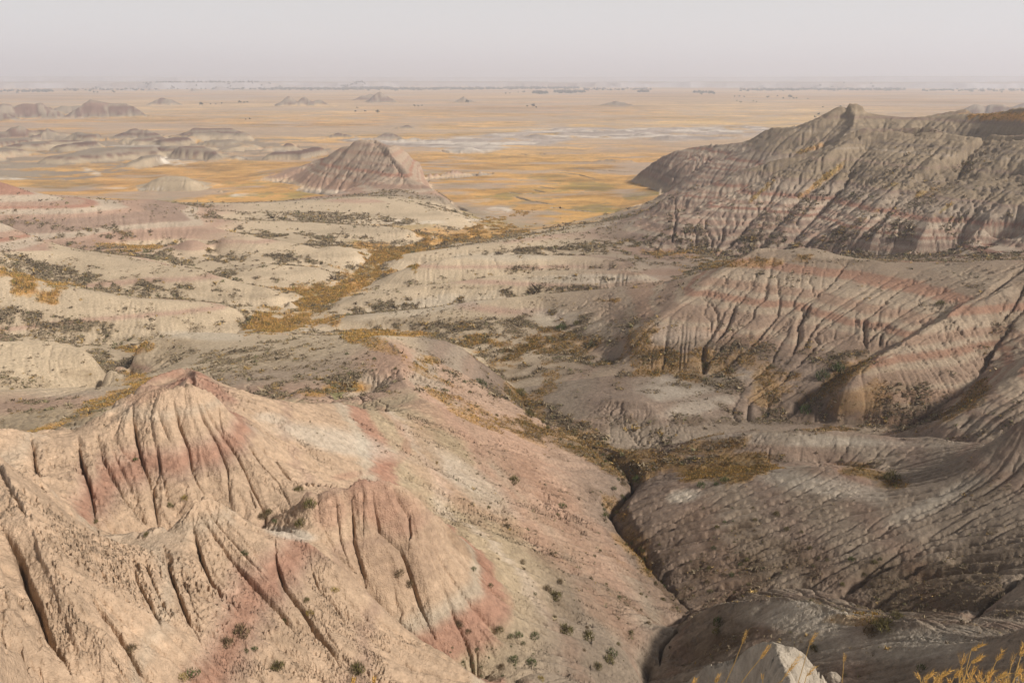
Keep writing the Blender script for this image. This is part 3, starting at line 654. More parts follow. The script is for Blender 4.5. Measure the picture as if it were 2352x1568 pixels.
# prairie and grassy bottoms
low = ramp(4.6 - Z + .6 * wobn, -.3, .6)
flat = ramp(.15 - SL, -.06, .05)
grass = np.where(RR > 150, low * np.maximum(flat, ramp(2.2 - Z, 0, 1) * .9) * (1 - ramp(SL, .3, .5)), 0)
grass = np.maximum(grass, ramp(RR, 700, 900) * (1 - farb) * (1 - np.clip(butm * 2, 0, 1)))
mesaslope = ramp(SL, .03, .12) * ramp(RR, 4500, 5200)
GR_P = [(1095,528,80,14,-18,1),(1010,556,70,11,-8,1),(960,540,50,7,0,.7),(1150,520,60,14,0,1),(905,590,40,14,20,1),(1500,1060,60,18,0,.7),(1340,1020,60,16,15,.8),(1220,965,34,30,45,.8),(1180,905,24,24,0,.7),(1430,1190,36,26,30,.6),(1480,1290,16,40,-30,.5),(1150,790,70,20,10,.8),(640,735,66,26,-8,1),(700,705,60,22,-20,1),(760,670,66,16,-18,1),(840,640,46,18,-30,1),(850,605,34,18,20,.9),(930,572,70,9,-10,1),(1050,552,80,8,-6,.9),(620,725,50,16,-20,1),(60,655,85,26,12,1),(20,630,60,14,10,.8),(780,893,70,16,-6,1),(720,906,50,12,0,.8),(985,830,34,14,10,.9),(870,768,75,8,0,.9),(1200,800,110,34,-8,.8),(1230,775,60,22,-20,.8),(1100,940,130,16,30,.6),(1250,900,20,60,30,.4),
 (1010,905,70,10,24,.55),(1060,945,110,10,28,.55),(1640,1080,95,28,-8,1),(1700,1065,60,20,-5,.9),(1600,840,160,24,3,.7),(1460,770,40,24,-40,.7),(1760,880,60,50,-40,.6),(1900,890,90,18,-32,.9),(1960,920,60,26,-20,.5),(1400,690,60,8,-5,.8),(1640,1025,60,16,-8,.6),(1900,985,60,6,0,.5),
 (1420,1050,60,20,10,.9),(1290,990,60,14,10,.8),(1440,1070,60,24,20,.8),(2190,950,60,14,-30,.7),(2240,905,40,20,-50,.7),(1660,992,50,5,-12,.8),(1990,1085,60,16,8,.9),(2050,1112,40,12,0,.8),(1880,420,70,6,-38,.7),(1760,430,60,6,-40,.6),(2130,440,60,8,-25,.8),(2170,480,60,8,-35,.7),(2040,430,40,12,-30,.8),(1990,500,60,6,-38,.6),
 (2290,268,75,9,2,1),(1850,345,40,7,-20,.7),(1740,600,120,12,-4,.5),(1540,580,90,10,0,.4),(300,800,60,16,0,.8),(310,880,30,30,40,.6),(220,930,130,16,-22,.9),(150,960,80,14,-25,.8),(740,740,40,10,0,.6),(1980,1425,50,10,5,.5),(1400,1160,40,20,40,.5),(1450,1230,30,60,-30,.5),(260,560,90,9,5,.5),(120,655,60,10,5,.7),(280,535,60,6,20,.6),(860,790,90,14,20,.5)]
gp = blob(GR_P, 1.1)
grass = np.maximum(grass, gp)
mhf = np.zeros(Z.shape, np.float32); mhf[jj0:jj1] = mh
hn2 = fbm(WX / 30, WY / 22, 217, 4, .6)
grass = np.where(RR > 430, grass * (1 - .95 * s(mhf * 1.4) * ramp(hn2 + .12, -.06, .1)), grass)
tw = fbm(WX / 26, WY / 26, 211, 4); tw2 = fbm(WX / 130, WY / 220, 212, 4); tw3 = fbm(WX / 700, WY / 1100, 213, 4); tw4 = fbm(WX / 7, WY / 4.5, 214, 4, .7)
GOLD = C(.55, .325, .115); ORG = C(.51, .285, .115); GRN = C(.27, .235, .06); STRAW = C(.56, .40, .20)
gcol = lerp(np.broadcast_to(GOLD, col.shape), np.broadcast_to(ORG, col.shape), np.clip(.45 + tw2 + .4 * tw, 0, 1))
gcol = lerp(gcol, np.broadcast_to(STRAW, col.shape), np.clip((.25 + tw3 * 1.2 + tw * .5) * ramp(RR, 500, 1400), 0, .85))
gcol = lerp(gcol, np.broadcast_to(GRN, col.shape), np.clip((tw + .5 * tw4 - .02) * 3, 0, .85) * (1 - ramp(RR, 480, 700)) * ramp(RR, 200, 270) * .9)
gcol = lerp(gcol, np.broadcast_to(C(.27, .19, .10), col.shape), np.clip((tw4 + .5 * tw - .08) * 2.6, 0, .75) * (1 - .6 * ramp(RR, 500, 1500)))
gcol = lerp(gcol, np.broadcast_to(C(.47, .335, .215), col.shape), .6 * ramp(RR, 900, 2600))
st1 = fbm(WX / 34, WY / 13, 215, 5, .65); st2 = fbm(WX / 300, WY / 90, 216, 5)
gcol = gcol * (.92 + (.34 * tw4 * (RR < 1500) + .22 * tw3 + .55 * st1 * (RR < 2600) + .40 * st2 * ramp(RR, 500, 900))[..., None])
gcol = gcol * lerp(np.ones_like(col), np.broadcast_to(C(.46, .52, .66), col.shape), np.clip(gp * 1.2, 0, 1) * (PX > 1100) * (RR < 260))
# bare streaks and salt pans in the prairie
bare = np.clip((fbm(WX / 55, WY / 30, 221, 5, .6) - .05) * 4, 0, 1) * ramp(RR, 330, 420) * (1 - ramp(RR, 1500, 3000)) * .75
bare = np.maximum(bare, np.clip((fbm(WX / 260, WY / 160, 222, 5, .6) - .06) * 4, 0, 1) * ramp(RR, 600, 900) * (1 - ramp(RR, 4000, 6500)) * .65)
SALT = [(920,510,110,6,0,.7),(1140,482,36,9,0,1),(1090,460,60,5,0,.6),(560,448,34,5,-3,.9),(390,371,40,9,8,1),(430,372,30,5,0,.7),(210,394,26,7,20,.9),(20,411,50,4,0,.9),(340,434,40,3,0,.8),(270,432,30,2.5,0,.6),(720,745,44,7,-3,.8),(755,679,14,4,0,.9),(760,700,14,5,0,.6),(820,600,30,16,20,.45),(850,640,24,12,0,.3),(740,440,60,6,3,.5),(1060,400,90,4,2,.4),(1030,560,90,6,0,.3),(640,345,50,6,0,.5),(540,363,50,3,0,.6),(310,335,70,3,0,.6),(1100,505,40,3,0,.6),(1420,505,40,5,-20,.5),(700,757,14,3,0,.7)]
sp_ = blob(SALT, .5)
wf = wflat * ramp(fbm(WX / 40, WY / 24, 223, 4) + .40, 0, .25)
saltn = np.clip((fbm(WX / 9, WY / 9, 224, 3) + .55), 0, 1)
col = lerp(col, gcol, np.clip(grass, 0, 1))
col = lerp(col, np.broadcast_to(C(.40, .32, .26), col.shape), np.clip(bare * grass, 0, 1))
col = lerp(col, np.broadcast_to(C(.38, .32, .28), col.shape) * (1 + .35 * tw[..., None]), np.clip(wf, 0, 1))
col = lerp(col, np.broadcast_to(WHT * 1.12, col.shape), np.clip(sp_ * saltn + .6 * wf * ramp(fbm(WX / 60, WY / 20, 225, 5, .65), .10, .3), 0, 1))
# pale foot of the far cliffs and dark ground between
n_cl = fbm(WX / 420, WY / 420, 230, 5)
col = lerp(col, np.broadcast_to(C(.42, .40, .41), col.shape), np.clip(mesaslope * (.75 + n_cl), 0, 1))
fg = ramp(RR, 6500, 8500)
col = lerp(col, np.broadcast_to(C(.40, .33, .26), col.shape) * (1 + .5 * n_cl[..., None]), fg * (1 - mesaslope) * .7)
grass = grass * (1 - np.clip(sp_ + wf, 0, 1))
# near rim of the lookout, crusty pale clay
rim = (RR < 29) * ramp(PX, 1200, 1500)
col = lerp(col, np.broadcast_to(C(.40, .345, .275), col.shape), np.clip(rim, 0, 1) * .9)
# colour grain
col *= (1 + .07 * fine + .10 * wob + .06 * wob2 + .10 * fbm(WX / .35, WY / .35, 241, 2) * (RR < 200))[..., None]
col = np.clip(col, .01, .9)
def grid_mesh(name, X, Y, Zz, cols):
    nv, nu = Zz.shape
    co = np.stack([X, Y, Zz], -1).reshape(-1, 3).astype(np.float32)
    me = D.meshes.new(name); me.vertices.add(nv * nu); me.vertices.foreach_set('co', co.ravel())
    i = np.arange((nv - 1) * (nu - 1)); a = (i // (nu - 1)) * nu + i % (nu - 1)
    q = np.stack([a, a + 1, a + nu + 1, a + nu], -1).ravel().astype(np.int32)
    me.loops.add(len(q)); me.loops.foreach_set('vertex_index', q)
    me.polygons.add(len(i)); me.polygons.foreach_set('loop_start', np.arange(0, len(q), 4, dtype=np.int32))
    me.polygons.foreach_set('use_smooth', np.ones(len(i), bool))
    at = me.color_attributes.new('ground_colour', 'FLOAT_COLOR', 'POINT')
    at.data.foreach_set('color', np.concatenate([cols.reshape(-1, 3), np.ones((nv * nu, 1))], 1).astype(np.float32).ravel())
    me.update()
    o = D.objects.new(name, me); COL.objects.link(o)
    return o
def node(nt, t, **kw):
    n = nt.nodes.new(t)
    for k, v in kw.items():
        if k.startswith('_'): setattr(n, k[1:], v)
        else: n.inputs[k.replace('__', ' ')].default_value = v
    return n
def clay_material():
    m = D.materials.new('badlands_clay'); m.use_nodes = True; nt = m.node_tree; L = nt.links.new
    b = nt.nodes['Principled BSDF']; b.inputs['Roughness'].default_value = .95; b.inputs['Specular IOR Level'].default_value = .12
    at = nt.nodes.new('ShaderNodeAttribute'); at.attribute_name = 'ground_colour'
    geo = nt.nodes.new('ShaderNodeNewGeometry')
    n1 = node(nt, 'ShaderNodeTexNoise', Scale=2.2, Detail=8., Roughness=.7); n2 = node(nt, 'ShaderNodeTexNoise', Scale=7.5, Detail=5., Roughness=.65)
    vo = node(nt, 'ShaderNodeTexVoronoi', Scale=11.)
    for n in (n1, n2, vo): L(geo.outputs['Position'], n.inputs['Vector'])
    mr = node(nt, 'ShaderNodeMapRange'); mr.inputs[1].default_value = .3; mr.inputs[2].default_value = .7; mr.inputs[3].default_value = .70; mr.inputs[4].default_value = 1.25
    L(n1.outputs['Fac'], mr.inputs[0])
    vm = nt.nodes.new('ShaderNodeVectorMath'); vm.operation = 'SCALE'
    L(at.outputs['Color'], vm.inputs[0]); L(mr.outputs[0], vm.inputs['Scale']); L(vm.outputs[0], b.inputs['Base Color'])
    ad = nt.nodes.new('ShaderNodeMath'); ad.operation = 'MULTIPLY_ADD'; ad.inputs[1].default_value = .3
    L(vo.outputs['Distance'], ad.inputs[0]); L(n2.outputs['Fac'], ad.inputs[2])
    bp = node(nt, 'ShaderNodeBump', Strength=1., Distance=.12); L(ad.outputs[0], bp.inputs['Height'])
    L(bp.outputs[0], b.inputs['Normal'])
    return m
terrain = grid_mesh('hills', WX, WY, Z, col)
terrain['kind'] = 'structure'
terrain.data.materials.append(clay_material())
# ------------------------------------------------------------------ plants
def zat(x, y):
    a = math.atan2(x, y); r = math.hypot(x, y)
    i = min(max(np.searchsorted(AZ1, a) - 1, 0), NU - 2); j = min(max(np.searchsorted(R1, r) - 1, 0), NV - 2)
    fx = (a - AZ1[i]) / (AZ1[i + 1] - AZ1[i]); fy = (r - R1[j]) / (R1[j + 1] - R1[j])
    return float((Z[j, i] * (1 - fx) + Z[j, i + 1] * fx) * (1 - fy) + (Z[j + 1, i] * (1 - fx) + Z[j + 1, i + 1] * fx) * fy)
def ground_point(x, y, rmin=12):
    a, d = ray(x, y); i = int(np.clip(np.searchsorted(AZ1, float(a)), 0, NU - 1))
    hit = np.nonzero((Z[:, i] >= CAMZ - float(d) * R1) & (R1 > rmin))[0]
    if not len(hit): return None
    r = R1[hit[0]]; X = math.sin(a) * r; Y = math.cos(a) * r
    return X, Y, zat(X, Y), r
def plant_material(name, rough=.85):
    m = D.materials.new(name); m.use_nodes = True; nt = m.node_tree; L = nt.links.new
    b = nt.nodes['Principled BSDF']; b.inputs['Roughness'].default_value = rough; b.inputs['Specular IOR Level'].default_value = .15
    at = nt.nodes.new('ShaderNodeAttribute'); at.attribute_name = 'leaf_colour'
    geo = nt.nodes.new('ShaderNodeNewGeometry'); n1 = node(nt, 'ShaderNodeTexNoise', Scale=6., Detail=3.); L(geo.outputs['Position'], n1.inputs['Vector'])
    mr = node(nt, 'ShaderNodeMapRange'); mr.inputs[3].default_value = .7; mr.inputs[4].default_value = 1.3; L(n1.outputs['Fac'], mr.inputs[0])
    vm = nt.nodes.new('ShaderNodeVectorMath'); vm.operation = 'SCALE'; L(at.outputs['Color'], vm.inputs[0]); L(mr.outputs[0], vm.inputs['Scale']); L(vm.outputs[0], b.inputs['Base Color'])
    return m
M_LEAF = plant_material('scrub_leaves'); M_GRASS = plant_material('dry_grass', .7)
def tri_mesh(name, V, cols, mat, link=True):
    """V: (n, 3, 3) triangles, cols: (n, 3)"""
    n = len(V); me = D.meshes.new(name)
    me.vertices.add(n * 3); me.vertices.foreach_set('co', V.astype(np.float32).ravel())
    me.loops.add(n * 3); me.loops.foreach_set('vertex_index', np.arange(n * 3, dtype=np.int32))
    me.polygons.add(n); me.polygons.foreach_set('loop_start', np.arange(0, n * 3, 3, dtype=np.int32))
    at = me.color_attributes.new('leaf_colour', 'FLOAT_COLOR', 'POINT')
    c = np.concatenate([np.repeat(cols, 3, 0), np.ones((n * 3, 1))], 1).astype(np.float32)
    at.data.foreach_set('color', c.ravel()); me.materials.append(mat); me.update(); me.validate()
    if not link: return me
    o = D.objects.new(name, me); COL.objects.link(o); return o
def tufts(P, size, height, cols, K, upright=.5, width=.35):
    """K leaf faces spread through a low dome for every plant"""
    n = len(P); g = np.random.default_rng(n + K)
    th = g.random((n, K)) * 2 * np.pi; rad = np.sqrt(g.random((n, K))) ; up = g.random((n, K))
    cx = np.cos(th) * rad * .5; cy = np.sin(th) * rad * .5
    cz = (1 - rad ** 2 * .75) * (.25 + .75 * up)
    S = size[:, None]; Hh = height[:, None]
    c = np.stack([P[:, None, 0] + cx * S, P[:, None, 1] + cy * S, P[:, None, 2] + cz * Hh * .75], -1)
    d = np.stack([cx + g.normal(0, .35, (n, K)), cy + g.normal(0, .35, (n, K)), np.full((n, K), upright) + g.normal(0, .3, (n, K))], -1)
    d /= np.linalg.norm(d, axis=-1, keepdims=True)
    q = g.normal(0, 1, (n, K, 3)); w = np.cross(d, q); w /= np.linalg.norm(w, axis=-1, keepdims=True) + 1e-6
    ln = (S * (.45 + .35 * g.random((n, K))))[..., None]
    a = c - d * ln * .45 + w * ln * width * .5; b = c - d * ln * .45 - w * ln * width * .5; t = c + d * ln * .6
    V = np.stack([a, b, t], 2).reshape(-1, 3, 3)
    cc = np.repeat(cols, K, 0) * (1 + .35 * g.normal(0, 1, (n * K, 1)).clip(-1.6, 1.6))
    return V, np.clip(cc, .004, .9)
# where sight lines reach the ground
s_ = (Z - CAMZ) / RR
run = np.maximum.accumulate(s_, axis=0)
vis = (s_ >= run - .004)
# hollows and crests at hill size
Zb = Z.copy()
cs = np.cumsum(np.pad(Z, ((13, 12), (0, 0)), mode='edge'), 0); Zb = (cs[24:] - cs[:-24])[:NV] / 24 if False else Z
lap = fc(AZ, np.minimum(LRG, L1 - .01)) - .25 * sum(fc(np.clip(AZ + a_, A0, A1), np.clip(LRG + b_, L0, L1 - .01)) for a_, b_ in ((.035, 0), (-.035, 0), (0, .06), (0, -.06)))
conv = lap / RR * 60     # > 0 crest
q1, q2 = np.percentile(conv[(RR > 60) & (RR < 450)], [25, 75]); print('conv', q1, q2)
hollow = .08 + 1.25 * ramp(-conv, -q2 * .6, -q1 * 1.2)
cl1 = fbm(WX / 10, WY / 10, 301, 3); cl2 = fbm(WX / 34, WY / 34, 302, 3); cl3 = fbm(WX / 2.6, WY / 2.6, 303, 2)
area = (RR * RR) * DA[None, :] * DL[:, None]
inview = (PX > -260) & (PX < 2620) & (PY < 1640)
dn = np.clip((cl1 * .7 + cl2 * .45 + cl3 * .8 + .05) * 2.2, 0, 1) * hollow
gullyf = np.clip((FLOW - 3.6) / 3, 0, 1) * ramp(RR, 75, 120) * ramp(SL, .1, .25) * (1 - .7 * ramp(RR, 300, 400))
dn = np.maximum(dn, gullyf * .75 * np.clip(.6 + cl3 + cl1, 0, 1))
dn *= np.where(RR < 95, .85, 1) * ramp(Z, .5, 2) * (1 - ramp(Z, 27, 40) * (RR > 250) * .75) * (RR > 45) * (RR < 460) * (1 - ramp(SL, .8, 1.3)) * (1 - .6 * ramp(RR, 300, 420))
SCR = [(1200,1130,260,90,42,1),(1050,1010,200,60,35,.9),(1330,1330,220,70,50,.9),(760,850,150,60,0,1),(1330,1480,120,60,45,.6),(650,960,160,40,5,.5),(1750,1330,420,120,0,1.0),(1500,1250,160,110,50,1.0),(2150,1360,200,80,0,1),(1750,880,420,100,0,.9),(1300,890,200,110,0,.9),(1350,740,300,60,0,.8),(1880,900,200,60,-30,1),(1250,700,350,60,0,.6),(1150,1180,120,40,40,.9),(1150,1060,220,40,35,.8),(1330,1240,60,160,-38,.8),(1640,1060,200,40,0,1),
       (650,860,260,80,-10,.8),(230,850,160,60,10,.5),(180,740,220,30,5,.8),(430,720,260,30,5,.8),(350,640,300,30,8,.9),(100,940,160,40,10,.6),(690,570,120,30,10,.7),(1540,540,20,90,0,1),(1640,1450,120,60,-20,.8),(2020,1450,90,30,10,.8),(1080,1330,60,30,40,.6),(1300,1400,60,60,45,.7),(900,700,200,30,-5,.5)]
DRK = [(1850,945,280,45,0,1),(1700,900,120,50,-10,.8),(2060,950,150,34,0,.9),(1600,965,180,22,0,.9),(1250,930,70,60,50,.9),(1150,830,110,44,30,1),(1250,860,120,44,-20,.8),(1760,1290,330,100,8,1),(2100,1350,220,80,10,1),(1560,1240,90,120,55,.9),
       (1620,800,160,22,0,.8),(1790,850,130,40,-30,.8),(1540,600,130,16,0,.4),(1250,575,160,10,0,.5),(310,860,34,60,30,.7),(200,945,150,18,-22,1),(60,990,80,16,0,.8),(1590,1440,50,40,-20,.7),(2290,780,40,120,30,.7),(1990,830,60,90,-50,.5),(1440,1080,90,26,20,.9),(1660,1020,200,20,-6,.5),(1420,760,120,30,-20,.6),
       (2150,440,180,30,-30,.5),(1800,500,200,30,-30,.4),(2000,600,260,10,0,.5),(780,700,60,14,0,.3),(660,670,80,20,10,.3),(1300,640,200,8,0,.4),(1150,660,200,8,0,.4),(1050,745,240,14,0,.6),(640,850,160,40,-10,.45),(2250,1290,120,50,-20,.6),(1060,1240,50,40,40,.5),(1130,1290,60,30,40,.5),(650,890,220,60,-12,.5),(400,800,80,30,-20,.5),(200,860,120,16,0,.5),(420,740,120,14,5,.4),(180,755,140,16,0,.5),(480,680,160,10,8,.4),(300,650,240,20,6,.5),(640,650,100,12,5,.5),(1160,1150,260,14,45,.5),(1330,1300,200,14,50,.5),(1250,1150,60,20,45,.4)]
dk = blob(DRK, .8)  # dark scrub cover mixed with painted shade in valleys and on lower slopes
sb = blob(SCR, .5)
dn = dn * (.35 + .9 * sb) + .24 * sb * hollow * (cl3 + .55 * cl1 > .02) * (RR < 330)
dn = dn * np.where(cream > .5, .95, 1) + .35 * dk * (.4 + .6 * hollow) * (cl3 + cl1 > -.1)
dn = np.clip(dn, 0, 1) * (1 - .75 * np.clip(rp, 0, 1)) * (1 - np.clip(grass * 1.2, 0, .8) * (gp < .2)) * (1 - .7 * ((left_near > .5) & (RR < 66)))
litter_shade = np.clip(np.maximum(dn, .8 * sb * (.3 + .7 * hollow) * np.clip(.75 + cl1 + .6 * cl3, 0, 1)) * 1.3, 0, 1) * (RR < 430)
litter_shade *= np.where(PX > 1150, 1, .6)
litter_shade = np.clip(np.maximum(litter_shade, dk * np.clip(.8 + .9 * cl3 + .5 * cl1, 0, 1)), 0, 1) * (1 - .7 * np.clip(gp, 0, 1))
col = lerp(col, col * C(.50, .45, .39), litter_shade * .85)  # scrub litter plus valley shade, both darkened into the ground colour
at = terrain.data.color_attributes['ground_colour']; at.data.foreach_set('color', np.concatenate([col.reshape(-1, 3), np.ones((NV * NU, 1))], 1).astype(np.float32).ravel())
w_ = area * dn * inview * np.where(vis, 1, .12)
def sample(w, n, seed):
    g = np.random.default_rng(seed); c = np.cumsum(w.ravel().astype(np.float64)); k = np.searchsorted(c, g.random(n) * c[-1])
    j = np.clip(k // NU, 1, NV - 2); i = np.clip(k % NU, 1, NU - 2)
    r = R1[j] * np.exp((g.random(n) - .5) * DL[j]); a = AZ1[i] + (g.random(n) - .5) * DA[i]
    return j, i, np.stack([np.sin(a) * r, np.cos(a) * r, Z[j, i]], -1), r
NT = 150000
print('scrub area', float(w_.sum()))
j_, i_, P_, r_ = sample(w_ * np.clip(RR / 200, .5, 1) ** -.5, NT, 5)
g = np.random.default_rng(9)

size = np.exp(g.normal(0, .55, NT)) * np.where(r_ < 110, .17, .36) * np.clip(r_ / 230, .75, 1.4)
kind = g.random(NT)
base = np.where((kind < .50)[:, None], C(.19, .15, .10), np.where((kind < .78)[:, None], C(.25, .20, .13), np.where((kind < .90)[:, None], C(.16, .145, .075), C(.32, .22, .085))))
V, cc = tufts(P_ - [0, 0, .03], size, size * .55, base * 1.12, 9, .45, .42)
scrub = tri_mesh('scrub', V, cc, M_LEAF); scrub['kind'] = 'stuff'
# grass tufts in the grassy patches and along the wash
gw = area * np.clip(np.maximum(gp, grass * (RR < 330)), 0, 1) * (RR > 45) * (RR < 480) * inview * np.where(vis, 1, .1) * np.clip(.7 + cl3, .1, 1.4)
NG = 80000
j_, i_, P_, r_ = sample(gw * (1 / RR), NG, 6)
kind = g.random(NG); pk = (PX[j_, i_] > 1150) & (r_ < 250)
base = np.where((kind < .55)[:, None], C(.50, .30, .085), np.where((kind < .75)[:, None], C(.33, .21, .085), np.where((kind < .9)[:, None], C(.20, .18, .05), C(.12, .10, .045))))
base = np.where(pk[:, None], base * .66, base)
size = np.exp(g.normal(0, .3, NG)) * .42 * np.clip(r_ / 160, .7, 1.6)
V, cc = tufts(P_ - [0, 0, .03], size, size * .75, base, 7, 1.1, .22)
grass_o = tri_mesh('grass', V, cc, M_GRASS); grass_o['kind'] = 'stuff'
# ---- single shrubs on the near slopes
def shrub_mesh(name, seed, col, K=170, up=.7):
    g = np.random.default_rng(seed)
    P = np.zeros((1, 3)); V, c = tufts(P, np.array([1.]), np.array([.8]), np.array([col]), K, up, .12)
    V = (V - [0, 0, 0]) * 1.0
    # shrink leaves around their own centres
    ce = V.mean(1, keepdims=True); V = ce + (V - ce) * .55
    tw = []
    for k in range(14):                         # bare twigs from the root
        th = g.random() * 6.28; e = np.array([math.cos(th) * .42 * g.random() ** .5, math.sin(th) * .42 * g.random() ** .5, .35 + .3 * g.random()])
        sd = np.array([-math.sin(th), math.cos(th), 0]) * .014
        tw.append([sd, -sd, e])
    tw = np.array(tw)
    V = np.concatenate([V, tw]); c = np.concatenate([c, np.tile(np.array([[.16, .12, .08]]), (14, 1))])
    return tri_mesh(name, V, c, M_LEAF, link=False)
OL = C(.145, .125, .05); GN = C(.07, .10, .03); BR = C(.17, .125, .07); YL = C(.33, .25, .07)
SM = {'olive': [shrub_mesh('olive_shrub', 20 + k, OL) for k in range(3)], 'green': [shrub_mesh('green_shrub', 30 + k, GN, 120, 1.2) for k in range(3)],
      'brown': [shrub_mesh('brown_shrub', 40 + k, BR) for k in range(3)], 'yellow': [shrub_mesh('yellow_shrub', 50 + k, YL, 120, 1.0) for k in range(2)]}
WORD = {'olive': 'olive green', 'green': 'dark green', 'brown': 'dry brown', 'yellow': 'yellow green'}
def put_shrub(x, y, px, kind, label, group=None, seed=0):
    gpnt = ground_point(x, y)
    if gpnt is None: return None
    X, Y, zz, r = gpnt
    w = px * 5.47e-4 * math.hypot(r, CAMZ - zz)
    rg = random.Random(seed * 7919 + int(x * 3 + y))
    o = D.objects.new('shrub', rg.choice(SM[kind])); COL.objects.link(o)
    o.location = (X, Y, zz - .04 * w); o.scale = (w, w * rg.uniform(.8, 1.1), w * rg.uniform(.8, 1.15)); o.rotation_euler = (rg.uniform(-.15, .15), rg.uniform(-.15, .15), rg.uniform(0, 6.28))
    o['label'] = label; o['category'] = 'shrub'
    if group: o['group'] = group
    return o
SH = [
 (553,1455,42,'brown','largest round dry brown shrub on the fluted tan slope at the lower left'),
 (520,1478,34,'brown','dry brown shrub just left of the largest round shrub on the tan slope'),
 (441,1550,34,'green','dark green shrub at the bottom edge below the red clay band'),
 (418,1560,26,'yellow','low yellow green tuft beside the dark green shrub at the bottom edge'),
 (638,1532,34,'olive','olive shrub near the bottom edge, right of the dark green one'),
 (585,1493,16,'green','small dark green plant right under the largest round brown shrub'),
 (565,1497,12,'green','tiny dark green plant left of a pair below the largest round shrub'),
 (304,1492,22,'brown','thin dry shrub on the shaded flank of the large left rib'),
 (562,1274,18,'green','bright green plant alone below the pointed knob of the middle ridge'),
 (220,1208,14,'olive','small olive plant low in the fluted gully at the left'),
 (389,1166,18,'olive','olive plant between the flutes above the pointed knob'),
 (425,1144,18,'yellow','yellowish tuft on the fluted wall above the pointed knob'),
 (337,1228,12,'olive','tiny plant at the gully edge left of the pointed knob'),
 (313,1062,12,'green','tiny green plant high on the fluted wall'),
 (686,1125,22,'olive','olive shrub in the saddle left of the red dome'),
 (712,1160,32,'olive','wide olive shrub on the pale saddle beside the red dome'),
 (690,1206,28,'olive','olive shrub hugging the left foot of the red dome'),
 (618,1178,18,'olive','olive shrub above the gully left of the pale knob'),
 (602,1190,20,'brown','brown shrub in the gully left of the pale knob'),
 (632,1197,14,'green','small dark plant just above the pale knob'),
 (768,1358,22,'yellow','yellow flowering tuft on the fluted slope below the red dome'),
 (705,1380,14,'olive','small olive tuft high on the middle of the fluted slope'),
 (712,1410,18,'yellow','pale yellow tuft on the fluted slope left of the long gully'),
 (655,1428,12,'green','tiny green plant on the crumbly ledge of the fluted slope'),
 (820,1542,36,'olive','olive shrub at the bottom edge left of centre'),
 (918,1320,22,'brown','dry shrub in the main gully of the red dome'),
 (940,1345,22,'brown','dry shrub further down the main gully of the red dome'),
 (1053,1440,24,'brown','dry shrub at the left end of the lower red band'),
 (1075,1452,14,'brown','small brown shrub in the middle of the lower red band'),
 (1147,1447,18,'olive','olive shrub in the right part of the lower red band'),
 (1088,1309,14,'green','slender green plant on the right edge of the red dome'),
 (1127,1350,13,'green','slender green plant below the right edge of the red dome'),
 (1190,1461,24,'green','bright green shrub with pale tips below the lower red band'),
 (1174,1464,16,'green','green shrub directly left of the bright one below the red band'),
 (1228,1463,22,'green','long green plant right of the bright green shrub'),
 (1202,1480,12,'green','tiny green plant below the bright green shrub'),
 (1180,1518,26,'green','spreading green plant on the grey fluted foot of the dome'),
 (1220,1524,24,'green','upright green shrub on the grey fluted foot of the dome'),
 (1152,1532,18,'brown','dark brown shrub on the grey fluted foot of the dome'),
 (1062,1524,16,'green','small green plant low on the ridge under the red dome'),
 (1242,1560,18,'yellow','yellow topped plant at the bottom edge, centre'),
 (1405,1505,34,'green','dark green bush near the foot of the long slope'),
 (1398,1518,26,'olive','olive bush touching the dark green one on the long slope'),
 (1372,1533,22,'olive','olive bush below the dark green one on the long slope'),
 (1298,1455,40,'olive','wide pale olive bush on the spur beside the canyon'),
 (1350,1465,30,'olive','olive bush on the crest of the spur beside the canyon'),
 (1275,1372,34,'olive','olive bush in the hollow behind the dome spur'),
 (1255,1356,24,'brown','brown bush in the hollow behind the dome spur'),
 (1292,1166,22,'green','dark green bush alone on the long pink slope'),
 (1180,1105,26,'olive','yellow olive bush on the upper long slope'),
 (1665,1105,22,'green','green bush at the left end of the grassy bowl'),
 (1611,1115,20,'green','green bush in front of the grassy bowl'),
 (1645,1114,14,'green','small green bush beside the one in front of the grassy bowl'),
 (1650,1430,28,'green','dark green bush on the left shoulder of the lower right mound'),
 (1648,1452,24,'olive','olive bush below the dark green one on the lower right mound'),
 (2030,1440,44,'olive','widest olive bush in the hollow of the lower right mound'),
 (2000,1452,30,'brown','brown bush at the left of the hollow in the lower right mound'),
 (2060,1418,26,'olive','olive bush at the upper rim of the hollow in the lower right mound'),
 (2120,1538,24,'green','grey green plant near the bottom right grass stalks'),
 (1870,1490,20,'olive','small plant behind the pale crusty crag'),
 (2050,1100,36,'olive','olive bush at the right end of the grassy bowl'),
 (1560,555,18,'brown','dark brush low in the gully of the banded wall foot'),
 (1108,885,22,'green','green bush on the right flank of the centre ridge'),
 (1099,875,16,'green','small green bush above its twin on the centre ridge flank'),
 (1020,900,12,'olive','small olive bush on the rounded centre ridge'),
 (1290,755,26,'green','green bush high in the canyon head hollow'),
 (1325,745,18,'olive','olive bush above the canyon head hollow'),
 (1195,905,30,'olive','olive bush where the canyon bends behind the ridge'),
 (1215,955,26,'olive','olive bush in the bottom of the narrow canyon'),
 (1462,1105,26,'green','grey green bush in the notch of the canyon'),
 (1620,840,22,'olive','olive bush at the head of the right hand gully'),
 (1890,865,34,'green','dark green thicket bush in the gully under the banded hill'),
 (1925,850,30,'green','dark green bush up the gully under the banded hill'),
 (1850,945,30,'green','grey green bush at the gully mouth under the banded hill'),
 (2160,700,18,'olive','round olive bush on the pale band of the right ridge'),
]
for n, (x, y, px, kd, lb) in enumerate(SH): put_shrub(x, y, px, kd, lb, None, n)
